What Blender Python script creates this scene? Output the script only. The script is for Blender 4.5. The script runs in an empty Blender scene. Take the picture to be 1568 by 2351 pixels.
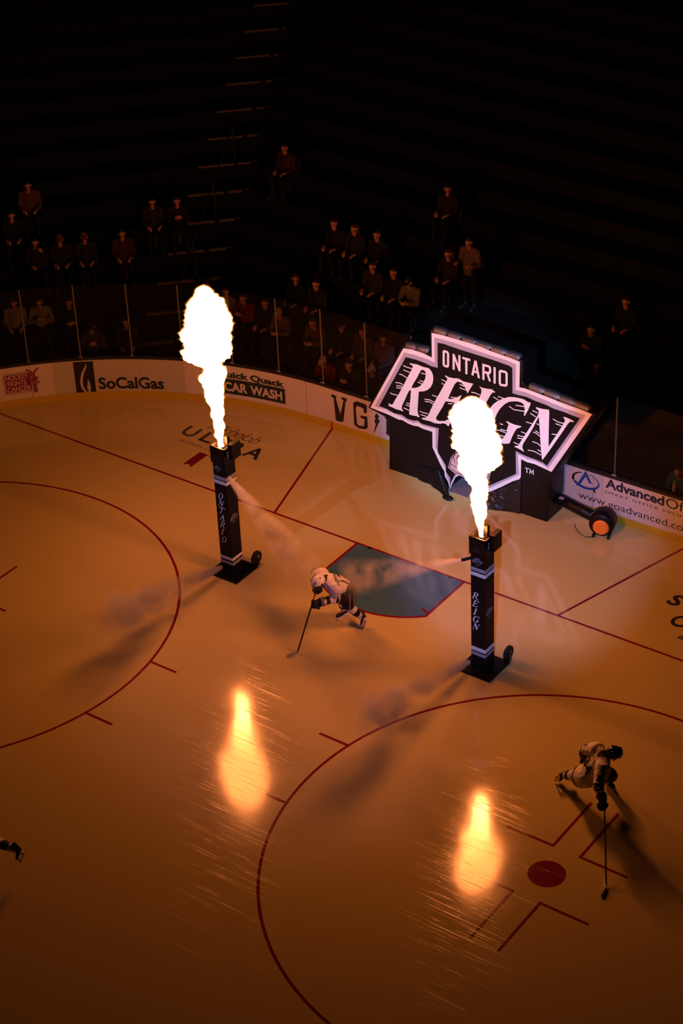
import bpy, bmesh, math, random
from mathutils import Vector, Matrix, noise
from mathutils.geometry import tessellate_polygon
from mathutils.bvhtree import BVHTree

PI = math.pi
scene = bpy.context.scene
COL = scene.collection

# ------------------------------------------------------------------ camera
# metres; x runs along the goal line, y towards the end boards, z up, origin at the middle of the goal line
cam_data = bpy.data.cameras.new('camera')
cam = bpy.data.objects.new('camera', cam_data)
COL.objects.link(cam)
cam.location = (18.8490, -27.1440, 22.5654)
cam.rotation_mode = 'XYZ'
cam.rotation_euler = (0.99675245, 0.03971222, 0.62022192)
cam_data.sensor_fit = 'VERTICAL'
cam_data.sensor_height = 36.0
cam_data.lens = 36.0 * 4717.0 / 2351.0
cam_data.clip_end = 200
scene.camera = cam

# ------------------------------------------------------------------ world, house lights, exposure
world = bpy.data.worlds.new('world')
scene.world = world
world.use_nodes = True
world.node_tree.nodes['Background'].inputs[0].default_value = (0.3, 0.25, 0.4, 1)
world.node_tree.nodes['Background'].inputs[1].default_value = 0.0015
scene.view_settings.view_transform = 'Standard'
scene.view_settings.look = 'None'
scene.view_settings.exposure = 0.0
scene.view_settings.gamma = 1.0
scene.view_settings.use_curve_mapping = False

FLAME_RGB = (1.0, 0.25, 0.062)
FLAME_STRENGTH = 15.5

def spot(name, loc, target, power, color, angle, blend, size=0.15):
    d = bpy.data.lights.new(name, 'SPOT')
    d.energy = power
    d.color = color
    d.spot_size = math.radians(angle)
    d.spot_blend = blend
    d.shadow_soft_size = size
    o = bpy.data.objects.new(name, d)
    o.location = loc
    o.rotation_euler = (Vector(target) - Vector(loc)).to_track_quat('-Z', 'Y').to_euler()
    COL.objects.link(o)
    return o

# moving-head spots hung above centre ice
spot('stage_spotlight', (17.0, -26.9, 20.5), (-0.1, 2.5, 2.15), 50000, (0.23, 0.54, 1.0), 6.6, 0.45, 0.1)
spot('stage_spotlight', (17.2, -26.6, 20.5), (1.4, 2.0, 0.0), 26000, (0.30, 0.40, 0.95), 9.0, 0.6, 0.1)
spot('stage_spotlight', (17.4, -26.4, 20.5), (-0.4, -2.8, 0.6), 5000, (0.50, 0.36, 0.95), 17.0, 1.0, 0.1)
spot('stage_spotlight', (-4.0, -32.0, 22.0), (-2.3, -2.3, 2.1), 9000, (0.32, 0.50, 1.0), 3.2, 0.7, 0.05)

# ------------------------------------------------------------------ materials
def mat(name, color, rough=0.6, spec=0.5, metal=0.0, bump=None, emit=None):
    m = bpy.data.materials.new(name)
    m.use_nodes = True
    nt = m.node_tree
    b = nt.nodes['Principled BSDF']
    b.inputs['Base Color'].default_value = (*color, 1)
    b.inputs['Roughness'].default_value = rough
    b.inputs['Specular IOR Level'].default_value = spec
    b.inputs['Metallic'].default_value = metal
    if bump:
        scale, dist, strength = bump
        tc = nt.nodes.new('ShaderNodeTexCoord')
        nz = nt.nodes.new('ShaderNodeTexNoise')
        nz.inputs['Scale'].default_value = scale
        nz.inputs['Detail'].default_value = 4
        bp = nt.nodes.new('ShaderNodeBump')
        bp.inputs['Strength'].default_value = strength
        bp.inputs['Distance'].default_value = dist
        nt.links.new(tc.outputs['Object'], nz.inputs['Vector'])
        nt.links.new(nz.outputs['Fac'], bp.inputs['Height'])
        nt.links.new(bp.outputs['Normal'], b.inputs['Normal'])
    if emit:
        b.inputs['Emission Color'].default_value = (*emit[0], 1)
        b.inputs['Emission Strength'].default_value = emit[1]
    return m

def speckle(m, scale, dark, lo=0.62, hi=0.72):
    """small scuffs and dirt with a shape of their own"""
    nt = m.node_tree
    b = nt.nodes['Principled BSDF']
    base = tuple(b.inputs['Base Color'].default_value)
    tc = nt.nodes.new('ShaderNodeTexCoord')
    nz = nt.nodes.new('ShaderNodeTexNoise')
    nz.inputs['Scale'].default_value = scale
    nz.inputs['Detail'].default_value = 3
    mr = nt.nodes.new('ShaderNodeMapRange')
    mr.inputs['From Min'].default_value = lo
    mr.inputs['From Max'].default_value = hi
    mx = nt.nodes.new('ShaderNodeMix')
    mx.data_type = 'RGBA'
    mx.inputs['A'].default_value = base
    mx.inputs['B'].default_value = (*dark, 1)
    nt.links.new(tc.outputs['Object'], nz.inputs['Vector'])
    nt.links.new(nz.outputs['Fac'], mr.inputs['Value'])
    nt.links.new(mr.outputs['Result'], mx.inputs['Factor'])
    nt.links.new(mx.outputs['Result'], b.inputs['Base Color'])
    return m

def ice_mat(name, color):
    """resurfaced ice: paint under a clear, scratched, glossy top"""
    m = bpy.data.materials.new(name)
    m.use_nodes = True
    nt = m.node_tree
    b = nt.nodes['Principled BSDF']
    b.inputs['Base Color'].default_value = (*color, 1)
    b.inputs['IOR'].default_value = 1.62
    b.inputs['Diffuse Roughness'].default_value = 0.1
    geo = nt.nodes.new('ShaderNodeNewGeometry')
    # cloudy roughness
    n1 = nt.nodes.new('ShaderNodeTexNoise')
    n1.inputs['Scale'].default_value = 1.3
    n1.inputs['Detail'].default_value = 5
    nt.links.new(geo.outputs['Position'], n1.inputs['Vector'])
    mr = nt.nodes.new('ShaderNodeMapRange')
    mr.inputs['From Min'].default_value = 0.3
    mr.inputs['From Max'].default_value = 0.7
    mr.inputs['To Min'].default_value = 0.085
    mr.inputs['To Max'].default_value = 0.13
    nt.links.new(n1.outputs['Fac'], mr.inputs['Value'])
    # skate scratches: long thin noise in several directions
    prev = None
    for k, (ang, sx, sy) in enumerate(((0.5, 0.5, 45), (-0.9, 0.35, 60), (2.1, 0.8, 38), (1.35, 0.6, 70))):
        mp = nt.nodes.new('ShaderNodeMapping')
        mp.inputs['Rotation'].default_value = (0, 0, ang)
        mp.inputs['Scale'].default_value = (sx, sy, 1)
        mp.inputs['Location'].default_value = (k * 3.7, k * 1.3, 0)
        nt.links.new(geo.outputs['Position'], mp.inputs['Vector'])
        nz = nt.nodes.new('ShaderNodeTexNoise')
        nz.inputs['Scale'].default_value = 1.0
        nz.inputs['Detail'].default_value = 2
        nt.links.new(mp.outputs['Vector'], nz.inputs['Vector'])
        r = nt.nodes.new('ShaderNodeMapRange')
        r.inputs['From Min'].default_value = 0.67
        r.inputs['From Max'].default_value = 0.75
        nt.links.new(nz.outputs['Fac'], r.inputs['Value'])
        if prev is None:
            prev = r.outputs['Result']
        else:
            a = nt.nodes.new('ShaderNodeMath')
            a.operation = 'MAXIMUM'
            nt.links.new(prev, a.inputs[0])
            nt.links.new(r.outputs['Result'], a.inputs[1])
            prev = a.outputs[0]
    # pebbly snow dust between them
    n2 = nt.nodes.new('ShaderNodeTexNoise')
    n2.inputs['Scale'].default_value = 14
    n2.inputs['Detail'].default_value = 6
    nt.links.new(geo.outputs['Position'], n2.inputs['Vector'])
    ad = nt.nodes.new('ShaderNodeMath')
    ad.operation = 'MULTIPLY_ADD'
    ad.inputs[1].default_value = 0.25
    nt.links.new(n2.outputs['Fac'], ad.inputs[0])
    nt.links.new(prev, ad.inputs[2])
    bp = nt.nodes.new('ShaderNodeBump')
    bp.inputs['Strength'].default_value = 0.11
    bp.inputs['Distance'].default_value = 0.006
    nt.links.new(ad.outputs[0], bp.inputs['Height'])
    nt.links.new(bp.outputs['Normal'], b.inputs['Normal'])
    rr = nt.nodes.new('ShaderNodeMath')
    rr.operation = 'MULTIPLY_ADD'
    rr.inputs[1].default_value = 0.25
    nt.links.new(prev, rr.inputs[0])
    nt.links.new(mr.outputs['Result'], rr.inputs[2])
    nt.links.new(rr.outputs[0], b.inputs['Roughness'])
    return m

M = {}
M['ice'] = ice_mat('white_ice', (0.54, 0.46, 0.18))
M['ice_red'] = ice_mat('red_ice_paint', (0.19, 0.006, 0.020))
M['ice_blue'] = ice_mat('blue_ice_paint', (0.055, 0.15, 0.24))
M['ice_black'] = ice_mat('black_ice_paint', (0.03, 0.028, 0.03))
M['ice_grey'] = ice_mat('grey_ice_paint', (0.16, 0.15, 0.15))
M['board'] = speckle(mat('board_white', (0.54, 0.52, 0.52), 0.35), 60, (0.25, 0.2, 0.2), 0.70, 0.76)
M['board_grey'] = speckle(mat('board_pale_grey', (0.42, 0.42, 0.43), 0.35), 60, (0.22, 0.2, 0.2), 0.70, 0.76)
M['kick'] = mat('yellow_kickplate', (0.45, 0.34, 0.02), 0.35)
M['cap'] = mat('black_board_cap', (0.012, 0.012, 0.013), 0.5)
M['black'] = mat('matt_black', (0.008, 0.008, 0.009), 0.6, 0.3)
M['ink'] = mat('black_ink', (0.012, 0.012, 0.016), 0.4)
M['ink_green'] = mat('dark_green_ink', (0.012, 0.030, 0.028), 0.4)
M['ink_navy'] = mat('navy_ink', (0.012, 0.02, 0.045), 0.4)
M['ink_blue'] = mat('blue_ink', (0.02, 0.07, 0.32), 0.4)
M['ink_purple'] = mat('purple_ink', (0.16, 0.01, 0.11), 0.4)
M['ink_grey'] = mat('grey_ink', (0.25, 0.25, 0.28), 0.4)
M['red_paint'] = mat('red_board_stripe', (0.35, 0.01, 0.04), 0.4)
M['fabric_white'] = mat('white_banner_fabric', (0.78, 0.76, 0.78), 0.6, 0.3, bump=(6, 0.02, 0.25))
M['fabric_grey'] = mat('grey_banner_fabric', (0.40, 0.36, 0.44), 0.6, 0.3, bump=(6, 0.02, 0.25))
M['fabric_black'] = mat('black_inflatable_nylon', (0.006, 0.006, 0.007), 0.42, 0.22, bump=(5, 0.05, 0.5))
M['fabric_shiny'] = mat('shiny_black_plastic_sheet', (0.010, 0.010, 0.012), 0.22, 0.6, bump=(9, 0.07, 0.9))
M['fabric_pink'] = mat('pink_white_emblem', (0.62, 0.45, 0.45), 0.6)
M['tower'] = mat('black_tower_cover', (0.005, 0.0055, 0.0065), 0.5, 0.15)
M['tower_metal'] = mat('black_powder_coat', (0.005, 0.005, 0.005), 0.4, 0.2)
M['fabric_sheen'] = mat('black_sheen_fabric', (0.17, 0.17, 0.19), 0.50, 0.5, 0.9, bump=(40, 0.02, 0.5))
M['stripe_white'] = mat('white_stripe', (0.75, 0.75, 0.78), 0.5)
M['stripe_grey'] = mat('grey_stripe', (0.33, 0.34, 0.37), 0.5)
M['steel'] = mat('steel', (0.5, 0.5, 0.5), 0.3, 0.5, 1.0)
M['rubber'] = mat('black_rubber', (0.012, 0.012, 0.012), 0.7, 0.3)
M['orange'] = mat('orange_plastic', (0.85, 0.22, 0.02), 0.45)
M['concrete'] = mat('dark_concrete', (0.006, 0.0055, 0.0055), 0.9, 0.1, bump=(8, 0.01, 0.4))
M['nosing'] = mat('pale_step_edge', (0.11, 0.10, 0.08), 0.7, 0.2)
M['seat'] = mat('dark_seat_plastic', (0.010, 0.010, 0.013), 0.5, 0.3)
M['rail'] = mat('dark_rail_paint', (0.02, 0.02, 0.02), 0.5)
M['post'] = mat('glass_post', (0.10, 0.10, 0.10), 0.4)

def glass_mat():
    m = bpy.data.materials.new('rink_glass')
    m.use_nodes = True
    nt = m.node_tree
    nt.nodes.clear()
    out = nt.nodes.new('ShaderNodeOutputMaterial')
    t = nt.nodes.new('ShaderNodeBsdfTransparent')
    t.inputs['Color'].default_value = (0.80, 0.80, 0.80, 1)
    g = nt.nodes.new('ShaderNodeBsdfGlossy')
    g.inputs['Roughness'].default_value = 0.08
    f = nt.nodes.new('ShaderNodeFresnel')
    f.inputs['IOR'].default_value = 1.22
    mx = nt.nodes.new('ShaderNodeMixShader')
    nt.links.new(f.outputs[0], mx.inputs[0])
    nt.links.new(t.outputs[0], mx.inputs[1])
    nt.links.new(g.outputs[0], mx.inputs[2])
    nt.links.new(mx.outputs[0], out.inputs['Surface'])
    return m
M['glass'] = glass_mat()

def flame_mat():
    """burning gas: white hot through most of the body, cooler orange at the ragged tips (vertex attribute 'cool')"""
    m = bpy.data.materials.new('burning_gas')
    m.use_nodes = True
    nt = m.node_tree
    nt.nodes.clear()
    out = nt.nodes.new('ShaderNodeOutputMaterial')
    em = nt.nodes.new('ShaderNodeEmission')
    at = nt.nodes.new('ShaderNodeAttribute')
    at.attribute_name = 'cool'
    geo = nt.nodes.new('ShaderNodeNewGeometry')
    nz = nt.nodes.new('ShaderNodeTexNoise')
    nz.inputs['Scale'].default_value = 3.2
    nz.inputs['Detail'].default_value = 5
    nt.links.new(geo.outputs['Position'], nz.inputs['Vector'])
    mr = nt.nodes.new('ShaderNodeMapRange')
    mr.inputs['From Min'].default_value = 0.66
    mr.inputs['From Max'].default_value = 0.80
    nt.links.new(nz.outputs['Fac'], mr.inputs['Value'])
    mxx = nt.nodes.new('ShaderNodeMath')
    mxx.operation = 'MAXIMUM'
    nt.links.new(at.outputs['Fac'], mxx.inputs[0])
    nt.links.new(mr.outputs['Result'], mxx.inputs[1])
    st = nt.nodes.new('ShaderNodeMapRange')
    st.inputs['To Min'].default_value = FLAME_STRENGTH
    st.inputs['To Max'].default_value = 2.0
    st.interpolation_type = 'LINEAR'
    nt.links.new(mxx.outputs[0], st.inputs['Value'])
    em.inputs['Color'].default_value = (*FLAME_RGB, 1)
    # emission boosted near the burner to make light on the ice fall off faster
    sep = nt.nodes.new('ShaderNodeSeparateXYZ')
    nt.links.new(geo.outputs['Position'], sep.inputs[0])
    hg = nt.nodes.new('ShaderNodeMapRange')
    hg.inputs['From Min'].default_value = 2.9
    hg.inputs['From Max'].default_value = 4.4
    hg.inputs['To Min'].default_value = 6.5
    hg.inputs['To Max'].default_value = 0.68
    nt.links.new(sep.outputs['Z'], hg.inputs['Value'])
    mu = nt.nodes.new('ShaderNodeMath')
    mu.operation = 'MULTIPLY'
    nt.links.new(st.outputs['Result'], mu.inputs[0])
    nt.links.new(hg.outputs['Result'], mu.inputs[1])
    nt.links.new(mu.outputs[0], em.inputs['Strength'])
    # a flame does not block light: what lies behind shows through and is outshone
    tr = nt.nodes.new('ShaderNodeBsdfTransparent')
    add = nt.nodes.new('ShaderNodeAddShader')
    nt.links.new(em.outputs[0], add.inputs[0])
    nt.links.new(tr.outputs[0], add.inputs[1])
    nt.links.new(add.outputs[0], out.inputs['Surface'])
    return m
def fringe_mat():
    m = bpy.data.materials.new('glowing_flame_fringe')
    m.use_nodes = True
    nt = m.node_tree
    nt.nodes.clear()
    out = nt.nodes.new('ShaderNodeOutputMaterial')
    em = nt.nodes.new('ShaderNodeEmission')
    em.inputs['Color'].default_value = (1.0, 0.30, 0.03, 1)
    em.inputs['Strength'].default_value = 6.0
    nt.links.new(em.outputs[0], out.inputs['Volume'])
    return m
M['fringe'] = fringe_mat()
M['flame'] = flame_mat()

def smoke_mat(name, length, r0, r1, peak, tail, seed):
    """scattering vapour thinning along its own axis (local x) and towards its rim"""
    m = bpy.data.materials.new(name)
    m.use_nodes = True
    nt = m.node_tree
    nt.nodes.clear()
    L = nt.links.new
    out = nt.nodes.new('ShaderNodeOutputMaterial')
    vs = nt.nodes.new('ShaderNodeVolumeScatter')
    vs.inputs['Color'].default_value = (0.96, 0.95, 0.96, 1)
    vs.inputs['Anisotropy'].default_value = 0.0
    tc = nt.nodes.new('ShaderNodeTexCoord')
    sp = nt.nodes.new('ShaderNodeSeparateXYZ')
    L(tc.outputs['Object'], sp.inputs[0])
    def math_(op, a, b=None, c=None):
        n = nt.nodes.new('ShaderNodeMath')
        n.operation = op
        for i, v in enumerate((a, b, c)):
            if v is None:
                continue
            if isinstance(v, (int, float)):
                n.inputs[i].default_value = v
            else:
                L(v, n.inputs[i])
        return n.outputs[0]
    u = math_('DIVIDE', sp.outputs['X'], length)
    yy = math_('MULTIPLY', sp.outputs['Y'], sp.outputs['Y'])
    zz = math_('MULTIPLY', sp.outputs['Z'], sp.outputs['Z'])
    rad = math_('SQRT', math_('ADD', yy, zz))
    rr = math_('MULTIPLY_ADD', u, r1 - r0, r0)
    q = math_('DIVIDE', rad, rr)
    fall = nt.nodes.new('ShaderNodeMapRange')
    fall.inputs['From Min'].default_value = 1.0
    fall.inputs['From Max'].default_value = 0.25
    fall.interpolation_type = 'SMOOTHSTEP'
    L(q, fall.inputs['Value'])
    nz = nt.nodes.new('ShaderNodeTexNoise')
    nz.inputs['Scale'].default_value = 2.6
    nz.inputs['Detail'].default_value = 5
    nz.inputs['Roughness'].default_value = 0.6
    mp = nt.nodes.new('ShaderNodeMapping')
    mp.inputs['Location'].default_value = (seed, seed * 2, seed * 3)
    L(tc.outputs['Object'], mp.inputs['Vector'])
    L(mp.outputs['Vector'], nz.inputs['Vector'])
    nr = nt.nodes.new('ShaderNodeMapRange')
    nr.inputs['From Min'].default_value = 0.40
    nr.inputs['From Max'].default_value = 0.62
    L(nz.outputs['Fac'], nr.inputs['Value'])
    # dense solid jet at the nozzle, patchy cloud later
    jet = nt.nodes.new('ShaderNodeMapRange')
    jet.inputs['From Min'].default_value = 0.30
    jet.inputs['From Max'].default_value = 0.0
    L(u, jet.inputs['Value'])
    patch = math_('MAXIMUM', nr.outputs['Result'], jet.outputs['Result'])
    pk = math_('MULTIPLY_ADD', math_('POWER', jet.outputs['Result'], 2.0), peak, tail)
    end = nt.nodes.new('ShaderNodeMapRange')
    end.inputs['From Min'].default_value = 1.0
    end.inputs['From Max'].default_value = 0.75
    L(u, end.inputs['Value'])
    d = math_('MULTIPLY', math_('MULTIPLY', pk, patch), math_('MULTIPLY', fall.outputs['Result'], end.outputs['Result']))
    L(d, vs.inputs['Density'])
    L(vs.outputs[0], out.inputs['Volume'])
    return m

# ------------------------------------------------------------------ mesh helpers
class MB:
    """collects faces, then links them as ONE mesh object"""
    def __init__(self):
        self.v, self.f, self.m = [], [], []
    def add(self, verts, faces, mi=0):
        o = len(self.v)
        self.v += [tuple(p) for p in verts]
        for f in faces:
            self.f.append([o + i for i in f])
            self.m.append(mi)
        return self
    def box(self, a, b, mi=0):
        x0, y0, z0 = a
        x1, y1, z1 = b
        v = [(x0, y0, z0), (x1, y0, z0), (x1, y1, z0), (x0, y1, z0), (x0, y0, z1), (x1, y0, z1), (x1, y1, z1), (x0, y1, z1)]
        return self.add(v, [(0, 3, 2, 1), (4, 5, 6, 7), (0, 1, 5, 4), (1, 2, 6, 5), (2, 3, 7, 6), (3, 0, 4, 7)], mi)
    def tube(self, pts, rad, n=12, mi=0, cap=True):
        pts = [Vector(p) for p in pts]
        if not isinstance(rad, (list, tuple)):
            rad = [rad] * len(pts)
        rings = []
        up = None
        for i, p in enumerate(pts):
            t = (pts[min(i + 1, len(pts) - 1)] - pts[max(i - 1, 0)]).normalized()
            if up is None:
                up = Vector((0, 0, 1)) if abs(t.z) < 0.9 else Vector((1, 0, 0))
            s = t.cross(up).normalized()
            up = s.cross(t).normalized()
            rings.append([p + rad[i] * (math.cos(2 * PI * k / n) * s + math.sin(2 * PI * k / n) * up) for k in range(n)])
        v = [q for r in rings for q in r]
        f = []
        for i in range(len(rings) - 1):
            for k in range(n):
                a = i * n + k
                b = i * n + (k + 1) % n
                f.append((a, b, b + n, a + n))
        if cap:
            f.append(tuple(reversed(range(n))))
            f.append(tuple(range((len(rings) - 1) * n, len(rings) * n)))
        return self.add(v, f, mi)
    def poly(self, outer, fn, holes=(), mi=0):
        """flat polygon, possibly with holes; fn maps (a, b) to a point in space"""
        loops = [[Vector((a, b, 0)) for a, b in outer]] + [[Vector((a, b, 0)) for a, b in h] for h in holes]
        tris = tessellate_polygon(loops)
        flat = [p for l in loops for p in l]
        v = [fn(p.x, p.y) for p in flat]
        f = []
        for t in tris:
            a, b, c = (flat[i] for i in t)
            f.append(tuple(t) if (b - a).cross(c - a).z > 0 else tuple(reversed(t)))
        return self.add(v, f, mi)
    def stroke(self, pts, w, fn, closed=False, mi=0):
        """line of constant width in the (a, b) plane"""
        P = [Vector((a, b)) for a, b in pts]
        n = len(P)
        L, R = [], []
        for i in range(n):
            pv = P[i - 1] if (i > 0 or closed) else None
            nx = P[(i + 1) % n] if (i < n - 1 or closed) else None
            d1 = (P[i] - pv).normalized() if pv is not None else (nx - P[i]).normalized()
            d2 = (nx - P[i]).normalized() if nx is not None else d1
            n1 = Vector((-d1.y, d1.x))
            n2 = Vector((-d2.y, d2.x))
            b = n1 + n2
            b = b.normalized() if b.length > 1e-6 else n1
            k = 1.0 / max(0.45, b.dot(n1))
            L.append(P[i] + b * k * w / 2)
            R.append(P[i] - b * k * w / 2)
        v = [fn(q.x, q.y) for q in L] + [fn(q.x, q.y) for q in R]
        f = []
        for i in range(n if closed else n - 1):
            j = (i + 1) % n
            f.append((i + n, j + n, j, i))
        return self.add(v, f, mi)
    def prism(self, outer, y0, y1, mi=0, holes=()):
        """polygon in x/z pushed along y"""
        self.poly(outer, lambda a, b: (a, y0, b), holes, mi)
        self.poly(list(reversed(outer)), lambda a, b: (a, y1, b), [list(reversed(h)) for h in holes], mi)
        for loop in [outer] + list(holes):
            n = len(loop)
            v = [(a, y0, b) for a, b in loop] + [(a, y1, b) for a, b in loop]
            self.add(v, [(i, (i + 1) % n, (i + 1) % n + n, i + n) for i in range(n)], mi)
        return self
    def ellipsoid(self, c, r, n=12, m=8, mi=0):
        v = []
        for i in range(m + 1):
            a = PI * i / m
            for k in range(n):
                b = 2 * PI * k / n
                v.append((c[0] + r[0] * math.sin(a) * math.cos(b), c[1] + r[1] * math.sin(a) * math.sin(b), c[2] + r[2] * math.cos(a)))
        f = [(i * n + k, i * n + n + k, i * n + n + (k + 1) % n, i * n + (k + 1) % n) for i in range(m) for k in range(n)]
        return self.add(v, f, mi)
    def mesh(self, name, mats):
        me = bpy.data.meshes.new(name)
        me.from_pydata(self.v, [], self.f)
        for m in mats:
            me.materials.append(m)
        for p, i in zip(me.polygons, self.m):
            p.material_index = i
        bm = bmesh.new()
        bm.from_mesh(me)
        bmesh.ops.remove_doubles(bm, verts=bm.verts, dist=1e-5)
        bmesh.ops.recalc_face_normals(bm, faces=bm.faces) if not getattr(self, 'keep', False) else None
        bm.to_mesh(me)
        bm.free()
        return me
    def build(self, name, mats, parent=None, smooth=False):
        if not isinstance(mats, (list, tuple)):
            mats = [mats]
        me = self.mesh(name, mats)
        if smooth:
            me.shade_smooth()
        return link(name, me, parent)

class FB(MB):
    keep = True        # flat artwork: keep the winding it was drawn with

def world_of(o):
    if o.parent is None:
        return o.matrix_basis.copy()
    return world_of(o.parent) @ o.matrix_parent_inverse @ o.matrix_basis

def link(name, me, parent=None):
    o = bpy.data.objects.new(name, me)
    COL.objects.link(o)
    if parent is not None:
        o.parent = parent
        o.matrix_parent_inverse = world_of(parent).inverted()
    return o

def tag(o, label=None, cat=None, group=None, kind=None):
    if label: o['label'] = label
    if cat: o['category'] = cat
    if group: o['group'] = group
    if kind: o['kind'] = kind
    return o

def thing(name, label, cat, loc=(0, 0, 0), group=None):
    o = bpy.data.objects.new(name, None)
    o.empty_display_size = 0.1
    o.location = loc
    COL.objects.link(o)
    return tag(o, label, cat, group)

def text_geo(s, bold=0.0, shear=0.0, space=1.0):
    """outline text as triangles, normalised to its own box (0..1, 0..1)"""
    c = bpy.data.curves.new('letters', 'FONT')
    c.body = s
    c.offset = bold
    c.shear = shear
    c.space_character = space
    c.resolution_u = 4
    c.fill_mode = 'FRONT'
    o = bpy.data.objects.new('letters', c)
    COL.objects.link(o)
    dg = bpy.context.evaluated_depsgraph_get()
    me = bpy.data.meshes.new_from_object(o.evaluated_get(dg))
    v = [(p.co.x, p.co.y) for p in me.vertices]
    f = [tuple(p.vertices) for p in me.polygons]
    bpy.data.objects.remove(o)
    bpy.data.curves.remove(c)
    bpy.data.meshes.remove(me)
    x0 = min(p[0] for p in v); x1 = max(p[0] for p in v)
    y0 = min(p[1] for p in v); y1 = max(p[1] for p in v)
    return [((a - x0) / (x1 - x0), (b - y0) / (y1 - y0)) for a, b in v], f

def put_text(mb, s, box, fn, mi=0, bold=0.0, shear=0.0, space=1.0):
    """box = (a0, a1, b0, b1) in the (a, b) plane of fn"""
    v, f = text_geo(s, bold, shear, space)
    a0, a1, b0, b1 = box
    pts = [(a0 + (a1 - a0) * x, b0 + (b1 - b0) * y) for x, y in v]
    fs = []
    for t in f:
        p = [pts[i] for i in t]
        ar = sum(p[i][0] * p[(i + 1) % len(p)][1] - p[(i + 1) % len(p)][0] * p[i][1] for i in range(len(p)))
        fs.append(t if ar > 0 else tuple(reversed(t)))
    mb.add([fn(*q) for q in pts], fs, mi)

def subdiv_rect(a0, a1, b0, b1, na):
    """rectangle as a strip of na columns (for curved boards): list of quads"""
    return [[(a0 + (a1 - a0) * i / na, b0), (a0 + (a1 - a0) * (i + 1) / na, b0), (a0 + (a1 - a0) * (i + 1) / na, b1), (a0 + (a1 - a0) * i / na, b1)] for i in range(na)]

# ------------------------------------------------------------------ traced artwork, in metres (x, z on the sign's front / s, z along the boards)
WHITE=[(-1.831,3.001),(-1.614,3.029),(-1.363,3.023),(-1.15,2.983),(-1.148,3.536),(-0.882,3.554),(-0.51,3.554),(-0.118,3.554),(0.255,3.512),(0.647,3.492),(0.879,3.468),(0.873,2.905),(0.997,2.918),(1.416,2.885),(1.832,2.845),(2.178,2.826),(2.481,2.795),(1.621,1.224),(1.476,1.246),(1.237,1.28),(1.065,1.268),(0.927,1.292),(0.922,0.881),(0.894,0.818),(0.724,0.707),(0.475,0.499),(0.224,0.303),(-0.031,0.17),(-0.191,0.132),(-0.317,0.442),(-0.477,0.485),(-0.623,0.365),(-0.72,0.14),(-0.766,-0.026),(-0.804,0.185),(-0.883,0.303),(-0.89,0.413),(-0.993,0.555),(-1.174,0.895),(-1.173,1.266),(-1.401,1.265),(-1.529,1.288),(-1.621,1.268),(-1.769,1.276),(-1.897,1.316),(-2.009,1.299),(-2.231,1.338),(-2.473,1.353),(-2.698,1.373)]
GREY=[(-1.815,2.909),(-1.58,2.928),(-1.347,2.918),(-1.205,2.916),(-1.081,2.884),(-1.076,3.448),(-1.079,3.445),(-0.891,3.463),(-0.511,3.459),(-0.118,3.436),(0.247,3.422),(0.625,3.413),(0.79,3.384),(0.787,2.82),(0.981,2.839),(1.451,2.796),(1.867,2.748),(2.147,2.742),(2.344,2.728),(1.544,1.285),(1.424,1.332),(1.236,1.358),(1.064,1.346),(0.978,1.37),(0.848,1.38),(0.885,0.933),(0.724,0.793),(0.475,0.601),(0.224,0.399),(-0.031,0.242),(-0.175,0.202),(-0.309,0.476),(-0.477,0.517),(-0.631,0.386),(-0.731,0.16),(-0.765,0.012),(-0.774,0.194),(-0.85,0.314),(-0.852,0.425),(-0.88,0.512),(-1.1,0.934),(-1.081,1.365),(-1.199,1.355),(-1.4,1.345),(-1.527,1.386),(-1.62,1.339),(-1.785,1.35),(-1.913,1.391),(-2.228,1.418),(-2.302,1.44),(-2.582,1.439)]
BLACK=[(-1.773,2.819),(-1.529,2.832),(-1.314,2.817),(-1.154,2.787),(-1.011,2.794),(-1.005,3.359),(-0.884,3.376),(-0.512,3.355),(-0.142,3.349),(0.247,3.342),(0.633,3.32),(0.716,3.293),(0.722,2.734),(0.846,2.732),(1.049,2.747),(1.218,2.718),(1.469,2.702),(1.653,2.667),(1.869,2.666),(1.985,2.651),(2.229,2.632),(1.518,1.337),(1.423,1.384),(1.235,1.401),(1.064,1.406),(0.96,1.416),(0.805,1.452),(0.816,0.925),(0.723,0.848),(0.475,0.656),(0.224,0.462),(-0.03,0.298),(-0.158,0.271),(-0.292,0.514),(-0.476,0.549),(-0.639,0.416),(-0.739,0.19),(-0.762,0.037),(-0.745,0.3),(-0.849,0.426),(-0.847,0.571),(-1.037,0.828),(-1.043,0.953),(-1.008,1.406),(-1.216,1.393),(-1.417,1.384),(-1.526,1.43),(-1.6,1.398),(-1.766,1.392),(-1.912,1.444),(-2.098,1.423),(-2.263,1.47),(-2.468,1.484)]
G_R=[(-1.685,2.711),(-1.495,2.735),(-1.352,2.721),(-1.217,2.729),(-1.156,2.676),(-1.121,2.6),(-1.114,2.517),(-1.134,2.409),(-1.181,2.309),(-1.254,2.227),(-1.346,2.166),(-1.473,2.119),(-1.486,1.976),(-1.498,1.833),(-1.511,1.69),(-1.504,1.595),(-1.468,1.545),(-1.484,1.514),(-1.542,1.531),(-1.615,1.517),(-1.722,1.511),(-1.701,1.737),(-1.678,1.919),(-1.661,2.098),(-1.702,2.077),(-1.75,1.985),(-1.828,1.804),(-1.886,1.681),(-1.903,1.606),(-1.88,1.568),(-1.863,1.547),(-1.878,1.534),(-1.927,1.545),(-2.038,1.538),(-2.112,1.551),(-2.177,1.558),(-2.236,1.567),(-2.219,1.59),(-2.157,1.603),(-2.109,1.649),(-2.05,1.772),(-1.972,1.901),(-1.855,2.127),(-1.739,2.369),(-1.644,2.551),(-1.602,2.649),(-1.614,2.68),(-1.659,2.684)]
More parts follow.
